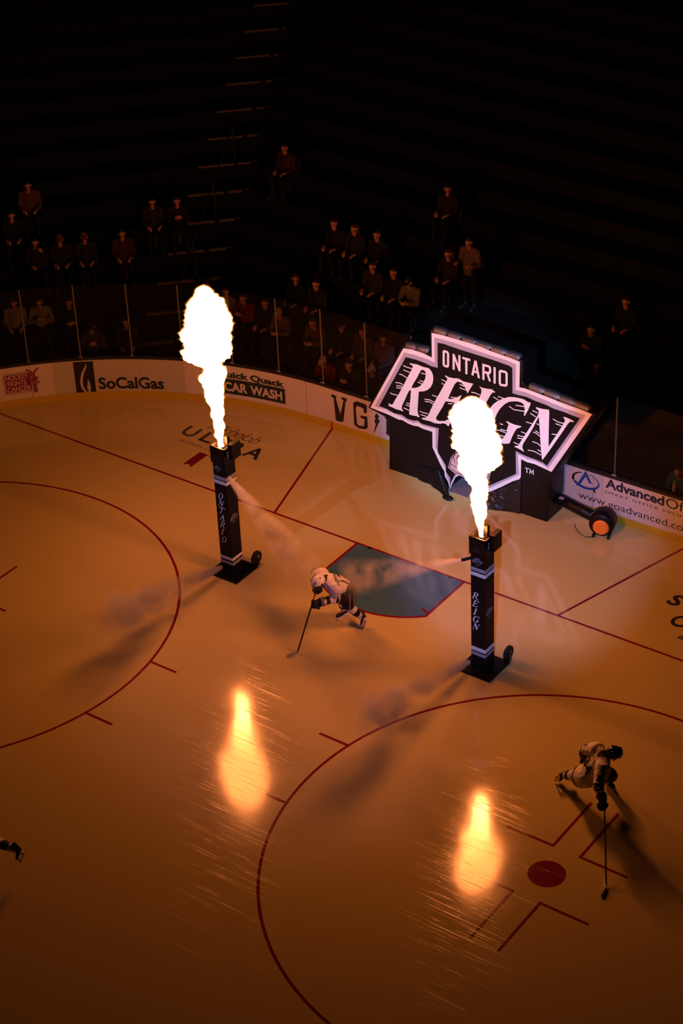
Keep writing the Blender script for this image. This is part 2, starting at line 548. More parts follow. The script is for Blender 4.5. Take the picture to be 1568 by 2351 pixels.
G_RH=[(-1.398,2.64),(-1.344,2.652),(-1.3,2.625),(-1.293,2.551),(-1.312,2.459),(-1.36,2.36),(-1.434,2.26),(-1.508,2.204),(-1.581,2.17),(-1.65,2.162),(-1.597,2.273),(-1.502,2.438),(-1.436,2.578)]
G_E=[(-0.827,2.683),(-0.747,2.662),(-0.641,2.672),(-0.518,2.7),(-0.395,2.668),(-0.29,2.674),(-0.173,2.683),(-0.313,2.421),(-0.344,2.505),(-0.396,2.575),(-0.448,2.627),(-0.545,2.624),(-0.608,2.547),(-0.68,2.389),(-0.772,2.173),(-0.718,2.172),(-0.611,2.221),(-0.522,2.291),(-0.446,2.348),(-0.523,2.162),(-0.659,1.974),(-0.667,1.998),(-0.622,2.098),(-0.63,2.121),(-0.719,2.111),(-0.835,2.085),(-0.9,1.945),(-0.992,1.778),(-1.067,1.641),(-1.059,1.591),(-0.987,1.584),(-0.851,1.629),(-0.742,1.715),(-0.669,1.815),(-0.625,1.847),(-0.689,1.679),(-0.772,1.523),(-0.834,1.565),(-0.924,1.554),(-0.961,1.525),(-1.106,1.498),(-1.214,1.509),(-1.323,1.501),(-1.415,1.5),(-1.405,1.529),(-1.322,1.558),(-1.248,1.647),(-1.191,1.787),(-1.078,2.029),(-0.949,2.275),(-0.838,2.496),(-0.78,2.598),(-0.792,2.637),(-0.836,2.658)]
G_I=[(-0.038,2.666),(0.04,2.652),(0.144,2.666),(0.256,2.685),(0.334,2.646),(0.317,2.629),(0.274,2.62),(0.222,2.546),(0.161,2.417),(0.039,2.176),(-0.12,1.836),(-0.245,1.572),(-0.272,1.494),(-0.228,1.438),(-0.237,1.417),(-0.335,1.413),(-0.46,1.409),(-0.585,1.413),(-0.567,1.445),(-0.513,1.462),(-0.468,1.537),(-0.341,1.802),(-0.189,2.107),(-0.039,2.391),(0.014,2.543),(0.014,2.61)]
G_G=[(0.227,2.271),(0.3,2.374),(0.403,2.473),(0.523,2.56),(0.642,2.629),(0.762,2.661),(0.881,2.675),(0.982,2.677),(1.084,2.644),(1.138,2.652),(1.127,2.59),(1.078,2.458),(1.006,2.31),(0.989,2.322),(1.002,2.418),(1.004,2.486),(0.983,2.564),(0.932,2.59),(0.847,2.59),(0.762,2.568),(0.643,2.52),(0.541,2.43),(0.438,2.297),(0.369,2.158),(0.326,2.042),(0.3,1.931),(0.291,1.808),(0.318,1.696),(0.37,1.609),(0.431,1.59),(0.483,1.61),(0.544,1.698),(0.612,1.839),(0.595,1.851),(0.629,1.965),(0.646,2.012),(0.585,2.053),(0.602,2.076),(0.68,2.057),(0.783,2.046),(0.934,2.059),(0.92,2.029),(0.835,1.977),(0.784,1.893),(0.716,1.735),(0.696,1.668),(0.665,1.581),(0.562,1.539),(0.405,1.516),(0.248,1.553),(0.134,1.656),(0.09,1.815),(0.126,2.032)]
G_N=[(1.262,2.589),(1.404,2.591),(1.546,2.617),(1.556,2.554),(1.552,2.251),(1.552,1.981),(1.552,1.785),(1.642,1.958),(1.731,2.121),(1.843,2.341),(1.906,2.478),(1.897,2.525),(1.864,2.531),(1.888,2.564),(1.954,2.559),(2.029,2.549),(2.104,2.53),(2.088,2.509),(2.022,2.497),(1.974,2.44),(1.862,2.23),(1.733,1.995),(1.603,1.759),(1.472,1.529),(1.422,1.444),(1.408,1.474),(1.385,1.638),(1.365,1.888),(1.343,2.186),(1.323,2.399),(1.274,2.283),(1.209,2.127),(1.092,1.887),(0.992,1.702),(0.958,1.605),(0.976,1.542),(0.999,1.506),(0.985,1.493),(0.925,1.517),(0.821,1.536),(0.778,1.539),(0.795,1.562),(0.864,1.592),(0.915,1.694),(1.024,1.9),(1.158,2.145),(1.273,2.367),(1.322,2.466),(1.318,2.531),(1.254,2.562)]
EMB_L=[(-0.79,0.549),(-0.756,0.68),(-0.731,0.783),(-0.649,0.92),(-0.6,1.015),(-0.504,1.022),(-0.281,0.991),(-0.284,0.532),(-0.413,0.442),(-0.622,0.453)]
EMB_R=[(-0.092,0.769),(0.129,0.881),(0.255,0.883),(0.192,0.586),(0.113,0.568),(-0.093,0.547)]
SPEED=[[(-1.836,2.616),(-1.769,2.601),(-1.616,2.603)],[(-1.835,2.518),(-1.772,2.506),(-1.672,2.5)],[(-1.939,2.385),(-1.875,2.395),(-1.749,2.352)],[(-2.038,2.164),(-1.927,2.184),(-1.845,2.165)],[(-2.018,2.097),(-1.911,2.12),(-1.865,2.11)],[(-2.019,2.047),(-1.884,2.075)],[(-2.179,1.878),(-2.102,1.871),(-1.991,1.878)],[(-2.221,1.619),(-2.157,1.603)],[(-1.405,2.566),(-1.292,2.571)],[(-1.445,2.386),(-1.35,2.38)],[(-1.495,2.337),(-1.387,2.32)],[(-1.778,1.767),(-1.7,1.769)],[(-1.803,1.715),(-1.693,1.713)],[(-1.855,1.629),(-1.714,1.61)],[(-0.917,2.563),(-0.793,2.535)],[(-0.919,2.477),(-0.839,2.458)],[(-1.148,2.138),(-1.014,2.126)],[(-1.337,1.986),(-1.213,2.009),(-1.106,1.983)],[(-1.327,1.937),(-1.214,1.962),(-1.125,1.929)],[(-1.462,1.669),(-1.375,1.661),(-1.256,1.671)],[(-1.44,1.597),(-1.303,1.595)],[(-0.493,2.58),(-0.396,2.561)],[(-0.493,2.499),(-0.335,2.491)],[(-0.709,2.221),(-0.558,2.249)],[(-0.773,2.052),(-0.666,2.081)],[(-0.222,2.477),(-0.134,2.491),(-0.021,2.474)],[(0.291,2.524),(0.403,2.493)],[(0.399,2.568),(0.532,2.562)],[(0.652,2.422),(0.764,2.38),(1.002,2.415)],[(0.8,2.492),(1.001,2.519)],[(1.179,2.489),(1.305,2.469)],[(1.129,2.415),(1.256,2.37)],[(1.041,2.191),(1.182,2.19)],[(1.275,2.224),(1.334,2.214)],[(1.252,2.061),(1.337,2.023)],[(1.202,2.01),(1.261,2.008),(1.355,1.961)],[(0.93,1.935),(1.041,1.922)],[(0.84,1.825),(0.991,1.835)],[(0.84,1.765),(0.974,1.782)],[(0.76,1.642),(0.872,1.621)],[(1.187,1.789),(1.298,1.79),(1.375,1.746)],[(1.088,1.564),(1.233,1.581),(1.387,1.544)],[(1.309,1.643),(1.385,1.621)],[(1.641,2.441),(1.758,2.407),(1.891,2.415)],[(1.698,2.355),(1.851,2.344)],[(1.619,2.095),(1.731,2.118)],[(0.439,1.965),(0.517,1.967)],[(0.335,1.796),(0.456,1.808),(0.586,1.797)],[(0.387,1.692),(0.544,1.706)],[(0.448,1.843),(0.586,1.845)]]
ONT=[([(-0.859,3.198),(-0.843,3.22),(-0.777,3.218),(-0.756,3.19),(-0.76,2.927),(-0.779,2.895),(-0.845,2.891),(-0.863,2.913)],1),([(-0.629,2.868),(-0.625,3.219)],0),([(-0.625,3.204),(-0.493,2.892)],0),([(-0.493,2.872),(-0.49,3.231)],0),([(-0.42,3.193),(-0.235,3.197)],0),([(-0.328,3.193),(-0.33,2.854)],0),([(-0.191,2.868),(-0.115,3.216)],0),([(-0.115,3.216),(-0.037,2.85)],0),([(-0.156,2.967),(-0.067,2.971)],0),([(0.066,2.843),(0.067,3.202)],0),([(0.067,3.177),(0.194,3.179),(0.22,3.157),(0.22,3.069),(0.194,3.029),(0.067,3.024)],0),([(0.156,3.02),(0.22,2.856)],0),([(0.325,3.202),(0.325,2.84)],0),([(0.443,3.126),(0.464,3.159),(0.573,3.167),(0.598,3.141),(0.599,2.905),(0.578,2.87),(0.465,2.851),(0.444,2.878)],1)]
TM=[[(1.018,1.122),(1.115,1.133)],[(1.063,1.125),(1.064,1.019)],[(1.128,1.019),(1.139,1.127),(1.171,1.059),(1.211,1.133),(1.209,1.024)]]
BV=[(-4.26,0.856),(-4.202,0.864),(-4.119,0.851),(-4.139,0.782),(-4.039,0.434),(-3.937,0.812),(-3.994,0.81),(-3.984,0.876),(-3.844,0.871),(-3.853,0.815),(-3.888,0.779),(-3.962,0.283),(-4.015,0.242),(-4.167,0.236),(-4.174,0.298),(-4.197,0.781),(-4.257,0.794)]
BG=[(-3.686,0.825),(-3.6,0.882),(-3.385,0.884),(-3.327,0.855),(-3.344,0.662),(-3.411,0.658),(-3.423,0.763),(-3.588,0.776),(-3.625,0.702),(-3.608,0.329),(-3.559,0.297),(-3.425,0.323),(-3.401,0.504),(-3.5,0.505),(-3.504,0.566),(-3.331,0.588),(-3.325,0.322),(-3.394,0.253),(-3.579,0.228),(-3.683,0.29)]
BZ=[(-3.1,0.736),(-3.043,0.735),(-3.053,0.704),(-3.015,0.698),(-3.057,0.611),(-2.999,0.602),(-3.189,0.182),(-3.109,0.494),(-3.158,0.498),(-3.114,0.631),(-3.149,0.635)]
BI=[(-2.899,0.724),(-2.726,0.731),(-2.741,0.267),(-2.864,0.321),(-2.844,0.365),(-2.839,0.678)]
FLAME_A=[(-2.878,6.134,0.014),(-2.894,6.105,0.053),(-2.883,6.08,0.105),(-2.87,6.029,0.147),(-2.888,5.97,0.173),(-2.875,5.934,0.179),(-2.832,5.891,0.233),(-2.861,5.845,0.253),(-2.852,5.824,0.293),(-2.862,5.743,0.324),(-2.864,5.664,0.343),(-2.883,5.62,0.359),(-2.849,5.558,0.377),(-2.81,5.537,0.366),(-2.839,5.501,0.411),(-2.842,5.418,0.407),(-2.828,5.327,0.412),(-2.866,5.262,0.43),(-2.933,5.204,0.425),(-2.937,5.139,0.439),(-2.901,5.109,0.429),(-2.878,5.043,0.41),(-2.902,4.973,0.418),(-2.896,4.91,0.397),(-2.897,4.846,0.407),(-2.902,4.788,0.433),(-2.914,4.737,0.414),(-2.909,4.698,0.349),(-2.967,4.662,0.264),(-2.962,4.618,0.243),(-2.864,4.601,0.193),(-2.803,4.518,0.168),(-2.786,4.458,0.157),(-2.763,4.416,0.2),(-2.778,4.371,0.22),(-2.824,4.301,0.226),(-2.861,4.241,0.208),(-2.845,4.148,0.185),(-2.835,4.069,0.182),(-2.823,3.99,0.171),(-2.843,3.902,0.176),(-2.831,3.831,0.155),(-2.807,3.747,0.123),(-2.794,3.668,0.114),(-2.783,3.588,0.117),(-2.791,3.528,0.127),(-2.812,3.463,0.106),(-2.792,3.386,0.085),(-2.791,3.319,0.094),(-2.783,3.254,0.102),(-2.777,3.189,0.078),(-2.787,3.118,0.076),(-2.813,3.051,0.082),(-2.795,2.998,0.057),(-2.777,2.944,0.042),(-2.787,2.898,0.039),(-2.776,2.851,0.053),(-2.771,2.81,0.038),(-2.775,2.787,0.015)]
FLAME_B=[(2.783,5.505,0.072),(2.786,5.483,0.125),(2.789,5.458,0.156),(2.792,5.414,0.192),(2.795,5.357,0.234),(2.766,5.323,0.271),(2.765,5.284,0.299),(2.765,5.232,0.333),(2.766,5.194,0.345),(2.779,5.146,0.349),(2.792,5.099,0.357),(2.815,5.06,0.348),(2.845,5.037,0.329),(2.854,5.001,0.326),(2.839,4.945,0.325),(2.827,4.915,0.338),(2.849,4.889,0.339),(2.882,4.861,0.317),(2.906,4.842,0.302),(2.895,4.806,0.323),(2.871,4.76,0.365),(2.864,4.712,0.38),(2.874,4.669,0.38),(2.898,4.637,0.367),(2.917,4.591,0.355),(2.95,4.549,0.332),(2.991,4.523,0.306),(3.006,4.494,0.296),(2.994,4.458,0.308),(2.977,4.413,0.323),(2.951,4.365,0.329),(2.919,4.315,0.331),(2.879,4.268,0.308),(2.869,4.232,0.289),(2.845,4.191,0.286),(2.795,4.155,0.233),(2.809,4.133,0.206),(2.826,4.098,0.186),(2.846,4.025,0.181),(2.869,3.979,0.166),(2.911,3.939,0.162),(2.929,3.912,0.155),(2.934,3.866,0.125),(2.949,3.818,0.124),(2.956,3.753,0.121),(2.94,3.693,0.131),(2.923,3.647,0.14),(2.919,3.592,0.134),(2.916,3.536,0.106),(2.917,3.469,0.124),(2.927,3.418,0.122),(2.937,3.353,0.104),(2.946,3.288,0.108),(2.952,3.222,0.092),(2.936,3.148,0.068),(2.943,3.109,0.067),(2.948,3.056,0.055),(2.968,3.022,0.049),(2.962,2.978,0.039),(2.963,2.923,0.033),(2.966,2.869,0.031),(2.965,2.834,0.022)]

# ------------------------------------------------------------------ ice sheet and its painted markings
ice = MB()
ice.poly([(-13.2, -34), (14, -34), (14, 3.4), (-13.2, 3.4)], lambda a, b: (a, b, 0.0))
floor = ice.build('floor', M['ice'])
tag(floor, 'white ice sheet lit orange by the flames', 'ice', kind='structure')

def flat(h):
    return lambda a, b: (a, b, h)

def arc(cx, cy, r, a0, a1, n=96):
    return [(cx + r * math.cos(math.radians(a0 + (a1 - a0) * i / n)), cy + r * math.sin(math.radians(a0 + (a1 - a0) * i / n))) for i in range(n + 1)]

H1 = 0.0012
m = FB()
m.stroke([(-13.1, 0), (14, 0)], 0.052, flat(H1 * 2))
m.build('goal_line', M['ice_red'], floor)
for sx in (-1, 1):
    m = FB()
    m.stroke([(sx * 3.32, 0.02), (sx * 4.28, 3.36)], 0.052, flat(H1))
    m.build('trapezoid_line', M['ice_red'], floor)
# goal crease
A0 = math.degrees(math.acos(1.25 / 1.83))
cr = [(1.25, 0), (-1.25, 0)] + arc(0, 0, 1.83, 180 + A0, 360 - A0, 48)
m = FB()
m.poly([(a * 0.995, b) for a, b in cr], flat(H1))
m.build('crease_paint', M['ice_blue'], floor)
m = FB()
m.stroke([(-1.25, -0.02)] + arc(0, 0, 1.83, 180 + A0, 360 - A0, 48) + [(1.25, -0.02)], 0.055, flat(H1 * 2))
for sx in (-1, 1):
    m.stroke([(sx * 1.22, -1.235), (sx * 1.06, -1.165)], 0.055, flat(H1 * 2))
m.build('crease_line', M['ice_red'], floor)
m = FB()
for sx in (-0.945, 0.945):
    m.poly(arc(sx, -0.02, 0.045, 0, 350, 18), flat(H1 * 4))
m.build('goal_peg_hole', M['ice_black'], floor)
# end-zone circles, hash marks, dots
for cx in (-6.71, 6.71):
    cy = -6.1
    m = FB()
    m.stroke(arc(cx, cy, 4.572, 0, 357.5, 143), 0.052, flat(H1), closed=True)
    for sx in (-1, 1):
        for sy in (-1, 1):
            y = cy + sy * 0.89
            x = cx + sx * math.sqrt(4.572 ** 2 - 0.89 ** 2)
            m.stroke([(x, y), (x + sx * 0.62, y)], 0.052, flat(H1 * 2))
    m.build('faceoff_circle', M['ice_red'], floor)
    m = FB()
    for sx in (-1, 1):
        for sy in (-1, 1):
            a, b = cx + sx * 0.25, cy + sy * 0.62
            m.stroke([(a + sx * 0.86, b), (a, b), (a, b + sy * 1.24)], 0.052, flat(H1))
    m.build('faceoff_mark', M['ice_red'], floor)
    m = FB()
    m.poly(arc(cx, cy, 0.305, 0, 355, 71), flat(H1))
    m.build('faceoff_dot', M['ice_red'], floor)
# adverts painted in the ice
m = FB()
put_text(m, 'Michelob', (-6.62, -5.28, 1.93, 2.24), flat(H1), 0, -0.012, 0.55, 0.86)
put_text(m, 'U', (-6.99, -6.63, 1.43, 1.83), flat(H1), 0, 0.022)
put_text(m, 'L', (-6.47, -6.17, 1.43, 1.83), flat(H1), 0, 0.022)
put_text(m, 'T', (-6.14, -5.78, 1.43, 1.83), flat(H1), 0, 0.022)
put_text(m, 'R', (-5.68, -5.38, 1.43, 1.83), flat(H1), 0, 0.022)
put_text(m, 'A', (-5.30, -4.88, 1.43, 1.86), flat(H1), 0, 0.022)
put_text(m, 'TM', (-4.86, -4.80, 1.43, 1.46), flat(H1))
m.build('ice_advert_lettering', M['ice_black'], floor)
m = FB()
put_text(m, 'SUPERIOR LIGHT BEER', (-6.80, -5.34, 1.20, 1.27), flat(H1), 0, 0.01)
m.build('ice_advert_small_lettering', M['ice_grey'], floor)
m = FB()
m.poly([(-6.11, 0.47), (-6.0, 0.56), (-5.89, 0.47), (-5.89, 1.06), (-6.11, 1.06)], flat(H1))
m.stroke([(-5.89, 1.03), (-5.55, 1.03)], 0.02, flat(H1))
m.build('ice_advert_ribbon', M['ice_red'], floor)
m = FB()
put_text(m, 'S', (4.80, 5.08, 1.42, 1.80), flat(H1), 0, 0.03, 0.15)
put_text(m, 'O', (5.15, 5.50, 0.86, 1.24), flat(H1), 0, 0.03, 0.1)
put_text(m, 'a', (5.51, 5.63, 0.56, 0.76), flat(H1), 0, 0.01, 0.4)
m.build('ice_advert_cut_off_lettering', M['ice_black'], floor)

# ------------------------------------------------------------------ dasher boards
BX, BY, BR = -4.42, -5.18, 8.53
def on_board(off=0.0):
    """(s, z) on the face of the boards -> point; off > 0 is out of the rink"""
    def fn(s, z):
        if s >= BX:
            return (s, BY + BR + off, z)
        th = (BX - s) / BR
        return (BX - (BR + off) * math.sin(th), BY + (BR + off) * math.cos(th), z)
    return fn

S_RANGE = [-19.0 + 0.25 * i for i in range(int((4.5 - -19.0) / 0.25))] + [4.6 + 0.8 * i for i in range(7)]
def board_strip(mb, z0, z1, o0, o1, s0=-19, s1=9.2, mi=0):
    ss = [s0] + [s for s in S_RANGE if s0 + 0.02 < s < s1 - 0.02] + [s1]
    fa, fb = on_board(o0), on_board(o1)
    v = []
    for s in ss:
        v += [fa(s, z0), fa(s, z1), fb(s, z1), fb(s, z0)]
    f = []
    for i in range(len(ss) - 1):
        for k in range(4):
            a, b = i * 4 + k, i * 4 + (k + 1) % 4
            f.append((a, b, b + 4, a + 4))
    f += [(0, 1, 2, 3), tuple(4 * (len(ss) - 1) + k for k in (3, 2, 1, 0))]
    mb.add(v, f, mi)

m = MB(); board_strip(m, 0.0, 0.985, 0.0, 0.10)
boards = m.build('wall_boards', M['board'])
tag(boards, 'white rink boards curving round the corner behind the goal', 'rink boards', kind='structure')
m = MB(); board_strip(m, 0.0, 0.175, -0.012, 0.0)
m.build('kickplate', M['kick'], boards)
m = MB(); board_strip(m, 0.985, 1.045, -0.012, 0.20)
m.build('board_cap', M['cap'], boards)
m = FB()
for s in (-11.30, -8.88, -4.92, 1.99 + 0.16, 6.1):
    m.stroke([(s, 0.0), (s, 0.985)], 0.008, on_board(-0.013))
m.build('panel_joint', M['ink_grey'], boards)
m = FB()
m.poly([(-4.30, 0.0), (-4.25, 0.0), (-4.25, 0.175), (-4.30, 0.175)], on_board(-0.014))
m.poly([(4.25, 0.0), (4.30, 0.0), (4.30, 0.175), (4.25, 0.175)], on_board(-0.014))
m.build('red_board_stripe', M['red_paint'], boards)

F1, F2, F3 = on_board(-0.004), on_board(-0.007), on_board(-0.010)
# 1: charity advert with crossed sticks
m = FB()
def rrect(a0, a1, b0, b1, r, n=5):
    pts = []
    for cx, cy, st in ((a1 - r, b0 + r, -90), (a1 - r, b1 - r, 0), (a0 + r, b1 - r, 90), (a0 + r, b0 + r, 180)):
        pts += arc(cx, cy, r, st, st + 90, n)
    return pts
m.stroke(rrect(-11.90, -11.30, 0.33, 0.83, 0.05), 0.012, F1, True, 0)
for q in subdiv_rect(-11.87, -11.31, 0.36, 0.80, 8):
    m.poly(q, F1, (), 0)
put_text(m, 'HOCKEY', (-11.845, -11.36, 0.665, 0.785), F2, 1, 0.012)
put_text(m, 'FIGHTS', (-11.825, -11.41, 0.52, 0.64), F2, 1, 0.012)
put_text(m, 'CANCER', (-11.845, -11.32, 0.375, 0.495), F2, 1, 0.012)
for sgn in (0, 1):
    if sgn == 0:
        m.stroke([(-11.385, 0.885), (-11.265, 0.81), (-11.245, 0.29)], 0.040, F3, False, 0)
    else:
        m.stroke([(-11.105, 0.895), (-11.215, 0.80), (-11.20, 0.29)], 0.034, F2, False, 0)
m.poly([(-11.36, 0.60), (-11.22, 0.64), (-11.10, 0.54), (-11.22, 0.46), (-11.33, 0.52)], F3, (), 0)
m.poly([(-11.22, 0.70), (-11.11, 0.66), (-11.20, 0.60)], F3, (), 0)
m.stroke([(-11.31, 0.565), (-11.22, 0.585), (-11.14, 0.54), (-11.22, 0.50)], 0.012, on_board(-0.0125), True, 1)
m.build('advert_panel', [M['ink_purple'], M['board']], boards)
# 2: gas advert on a pale panel
m = FB()
for q in subdiv_rect(-10.80, -7.68, 0.178, 0.984, 26):
    m.poly(q, on_board(-0.002), (), 2)
for q in subdiv_rect(-10.34, -9.90, 0.18, 0.95, 4):
    m.poly(q, F1, (), 0)
m.poly([(-10.05, 0.91), (-10.09, 0.83), (-10.18, 0.67), (-10.23, 0.48), (-10.23, 0.34), (-10.19, 0.23), (-10.15, 0.183), (-10.09, 0.183), (-10.13, 0.23), (-10.175, 0.35), (-10.17, 0.48), (-10.13, 0.65), (-10.05, 0.82)], F3, (), 2)
m.poly([(-10.052, 0.53), (-10.07, 0.42), (-10.09, 0.30), (-10.075, 0.183), (-10.03, 0.183), (-10.005, 0.29), (-10.02, 0.42)], F3, (), 2)
put_text(m, 'SoCalGas', (-9.83, -8.36, 0.235, 0.535), F2, 1, 0.032)
put_text(m, 'TM', (-8.345, -8.29, 0.225, 0.255), F2, 1)
for q in subdiv_rect(-7.86, -7.68, 0.178, 0.984, 2):
    m.poly(q, on_board(-0.003), (), 3)
m.build('advert_panel', [M['ink'], M['ink_navy'], M['board_grey'], M['board']], boards)
# 3: car wash advert
m = FB()
for q in subdiv_rect(-7.02, -5.47, 0.275, 0.655, 12):
    m.poly(q, F1, (), 0)
put_text(m, 'CAR', (-6.955, -6.40, 0.345, 0.575), F2, 1, 0.035)
put_text(m, 'WASH', (-6.33, -5.545, 0.345, 0.575), F2, 1, 0.035)
put_text(m, 'Quick Quack', (-7.13, -5.475, 0.655, 0.845), F2, 0, 0.045)
m.build('advert_panel', [M['ink_green'], M['board']], boards)
# 4: block letters and bolt beside the inflatable
m = FB()
for P in (BV, BG, BZ, BI):
    m.poly(P, F1)
m.build('advert_panel', M['ink'], boards)
# 5: office advert
m = FB()
el = [(1.97 + 0.31 * math.cos(t), 0.735 + 0.185 * math.sin(t)) for t in [2 * PI * i / 48 for i in range(48)]]
def ell(t, rx, ry, dx=0.0, dy=0.0):
    t = math.radians(t)
    return (1.97 + dx + rx * math.cos(t), 0.735 + dy + ry * math.sin(t))
blue = [ell(t, 0.315, 0.19) for t in range(-155, 78, 8)] + [ell(t, 0.27, 0.15, 0.01, 0.018) for t in range(72, -160, -8)]
blk = [ell(t, 0.315, 0.19) for t in range(105, 206, 8)] + [ell(t, 0.27, 0.168, 0.01, 0.006) for t in range(200, 104, -8)]
m.poly(blue, F1, (), 1)
m.poly(blk, F1, (), 0)
m.poly([(1.755, 0.555), (1.97, 1.0 - 0.02), (2.115, 0.725), (2.06, 0.70), (1.972, 0.84), (1.84, 0.60)], F2, (), 1)
m.poly([(2.12, 0.59), (2.17, 0.53), (2.215, 0.535), (2.17, 0.62)], F1, (), 0)
m.stroke([(2.35, 0.53), (2.35, 0.96)], 0.008, F1, False, 3)
put_text(m, 'Advanced', (2.42, 3.715, 0.735, 0.955), F1, 2, 0.03)
put_text(m, 'Office', (3.755, 4.62, 0.735, 0.955), F1, 2, 0.0)
put_text(m, 'SMART OFFICE SOLUTIONS', (2.41, 4.62, 0.605, 0.665), F1, 0, 0.0, 0.0, 1.35)
put_text(m, 'www.goadvanced.com', (1.82, 4.36, 0.245, 0.455), F1, 0, -0.004)
m.build('advert_panel', [M['ink'], M['ink_blue'], M['ink_navy'], M['ink_grey']], boards)

# protective glass: one pane per bay, each with its own end post
bays = [-13.6, -12.45, -11.30, -10.16, -9.02, -7.88, -6.74, -5.62, -4.50, -3.36, -2.2, -0.62, 0.98, 2.58, 4.18, 5.78]
GT = 2.80
for i in range(len(bays) - 1):
    m = MB()
    board_strip(m, 1.03, GT, 0.055, 0.067, bays[i] + 0.012, bays[i + 1] - 0.012)
    w = m.build('window_%d' % (i + 1), M['glass'])
    tag(w, 'clear protective glass pane above the rink boards', 'rink glass', kind='structure')
    m = MB()
    s = bays[i]
    f = on_board(0.061)
    a = Vector(f(s, 0)); d = (Vector(f(s + 0.01, 0)) - Vector(f(s - 0.01, 0))).normalized()
    m.tube([(a.x, a.y, 1.03), (a.x, a.y, GT)], 0.017, 8)
    m.build('glass_post', M['post'], w)
    m = MB()
    g = on_board(0.03)(s, 1.05)
    m.box((g[0] - 0.05, g[1] - 0.012, 1.045), (g[0] + 0.05, g[1] + 0.012, 1.057))
    m.build('glass_clip', M['board_grey'], w)

# ------------------------------------------------------------------ stands behind the glass
RISE, RUN, Z0 = 0.40, 0.70, 0.50
L0 = Vector((-9.7746, 3.3583))
DD = Vector((0.72199, 0.69191)); DN = Vector((-0.69191, 0.72199))
Y0 = 4.40
def tier_line(k):
    """front edge of tier k: diagonal corner block, then straight along the end"""
    a = L0 + DN * (RUN * k)
    y = Y0 + RUN * k
    t = (y - a.y) / DD.y
    return [a - DD * 7.0, a + DD * t, Vector((9.5, y))]
KMIN, KMAX = -1, 22
m = MB()
for k in range(KMIN, KMAX):
    z = Z0 + RISE * k
    A, B = tier_line(k), tier_line(k + 1)
    n = 3
    v = [(*p, z - (RISE if k > KMIN else 0.12)) for p in A] + [(*p, z) for p in A] + [(*p, z) for p in B]
    m.add(v, [(i, i + 1, i + 1 + n, i + n) for i in range(2)] + [(i + n, i + 1 + n, i + 1 + 2 * n, i + 2 * n) for i in range(2)])
A = tier_line(KMAX); z = Z0 + RISE * (KMAX - 1)
m.add([(*p, z) for p in A] + [(*p, z + 3.0) for p in A], [(0, 1, 4, 3), (1, 2, 5, 4)])
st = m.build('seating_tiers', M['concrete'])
tag(st, 'dark stepped seating tiers rising behind the glass', 'seating tiers', kind='structure')
m = MB()
m.poly([(-15, -2), (-9.2, 2.7), (-8.4, 3.4), (9.5, 3.4), (9.5, 4.5), (-16, 4.5)], lambda a, b: (a, b, -0.02))
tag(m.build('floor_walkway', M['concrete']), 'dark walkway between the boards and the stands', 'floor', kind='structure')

# aisle stairs: pale edges, split by the handrail
m = MB()
for k in range(0, 13):
    z = Z0 + RISE * k
    a = L0 + DN * (RUN * k) + DD * (0.325 * k)
    for t0, t1 in ((0.0, 0.86), (0.97, 1.52)):
        p, q = a + DD * t0, a + DD * t1
        i0, i1 = p + DN * 0.075, q + DN * 0.075
        o0, o1 = p - DN * 0.008, q - DN * 0.008
        v = [(*o0, z - 0.045), (*o1, z - 0.045), (*o1, z + 0.008), (*o0, z + 0.008), (*i1, z + 0.008), (*i0, z + 0.008)]
        m.add(v, [(0, 1, 2, 3), (3, 2, 4, 5)])
nos = m.build('trim_1', M['nosing'])
tag(nos, 'pale step edges of the aisle stairs climbing the stands', 'stair edge', kind='structure')
rail = thing('handrail', 'dark handrail in the middle of the aisle stairs', 'handrail', (*(L0 + DD * 0.915), Z0))
posts = []
for k in (0, 2, 4, 6):
    a = L0 + DN * (RUN * k + 0.12) + DD * (0.325 * k + 0.915)
    z = Z0 + RISE * k
    m = MB(); m.tube([(a.x, a.y, z), (a.x, a.y, z + 0.9)], 0.018, 8)
    m.build('rail_post', M['rail'], rail)
    posts.append((a.x, a.y, z + 0.9))
m = MB(); m.tube(posts, 0.020, 8)
m.build('top_rail', M['rail'], rail)

# bottle on the ledge behind the glass
g = on_board(0.14)(3.84, 1.045)
bt = thing('drink_bottle', 'small yellowish drink bottle standing on the board ledge at far right', 'bottle', g)
m = MB(); m.tube([(g[0], g[1], g[2] + z) for z in (0, 0.005, 0.13, 0.17, 0.2)], [0.03, 0.034, 0.034, 0.016, 0.013], 14)
m.build('bottle_body', mat('yellowish_bottle', (0.45, 0.33, 0.18), 0.35), bt, True)
m = MB(); m.tube([(g[0], g[1], g[2] + z) for z in (0.197, 0.225)], 0.016, 14)
m.build('bottle_cap', M['board_grey'], bt)

# ------------------------------------------------------------------ inflatable tunnel with the team sign
SGN = (-0.3, 2.9, 0.0)
sign = thing('inflatable_tunnel', 'black inflatable entrance tunnel whose front carries a white-bordered team crest', 'inflatable', SGN)
body = [(-2.29, 0.0), (-0.80, 0.0), (-0.74, 0.30), (-0.60, 0.52), (-0.45, 0.60), (-0.30, 0.58), (-0.12, 0.40), (0.06, 0.0), (1.53, 0.0), (1.56, 1.10), (1.66, 1.16),
        (2.56, 2.80), (1.90, 2.88), (1.02, 2.97), (0.93, 3.0), (0.93, 3.50), (0.40, 3.545), (-0.50, 3.60), (-1.21, 3.59), (-1.21, 3.07), (-1.87, 3.06), (-2.78, 1.33), (-2.25, 1.22)]
m = MB(); m.prism(body, 2.615, 3.22)
bo = m.build('tunnel_body', M['fabric_black'], sign)
bv = bo.modifiers.new('round', 'BEVEL')
bv.width = 0.10; bv.segments = 4; bv.limit_method = 'ANGLE'; bv.angle_limit = math.radians(20)
bo.data.shade_smooth()
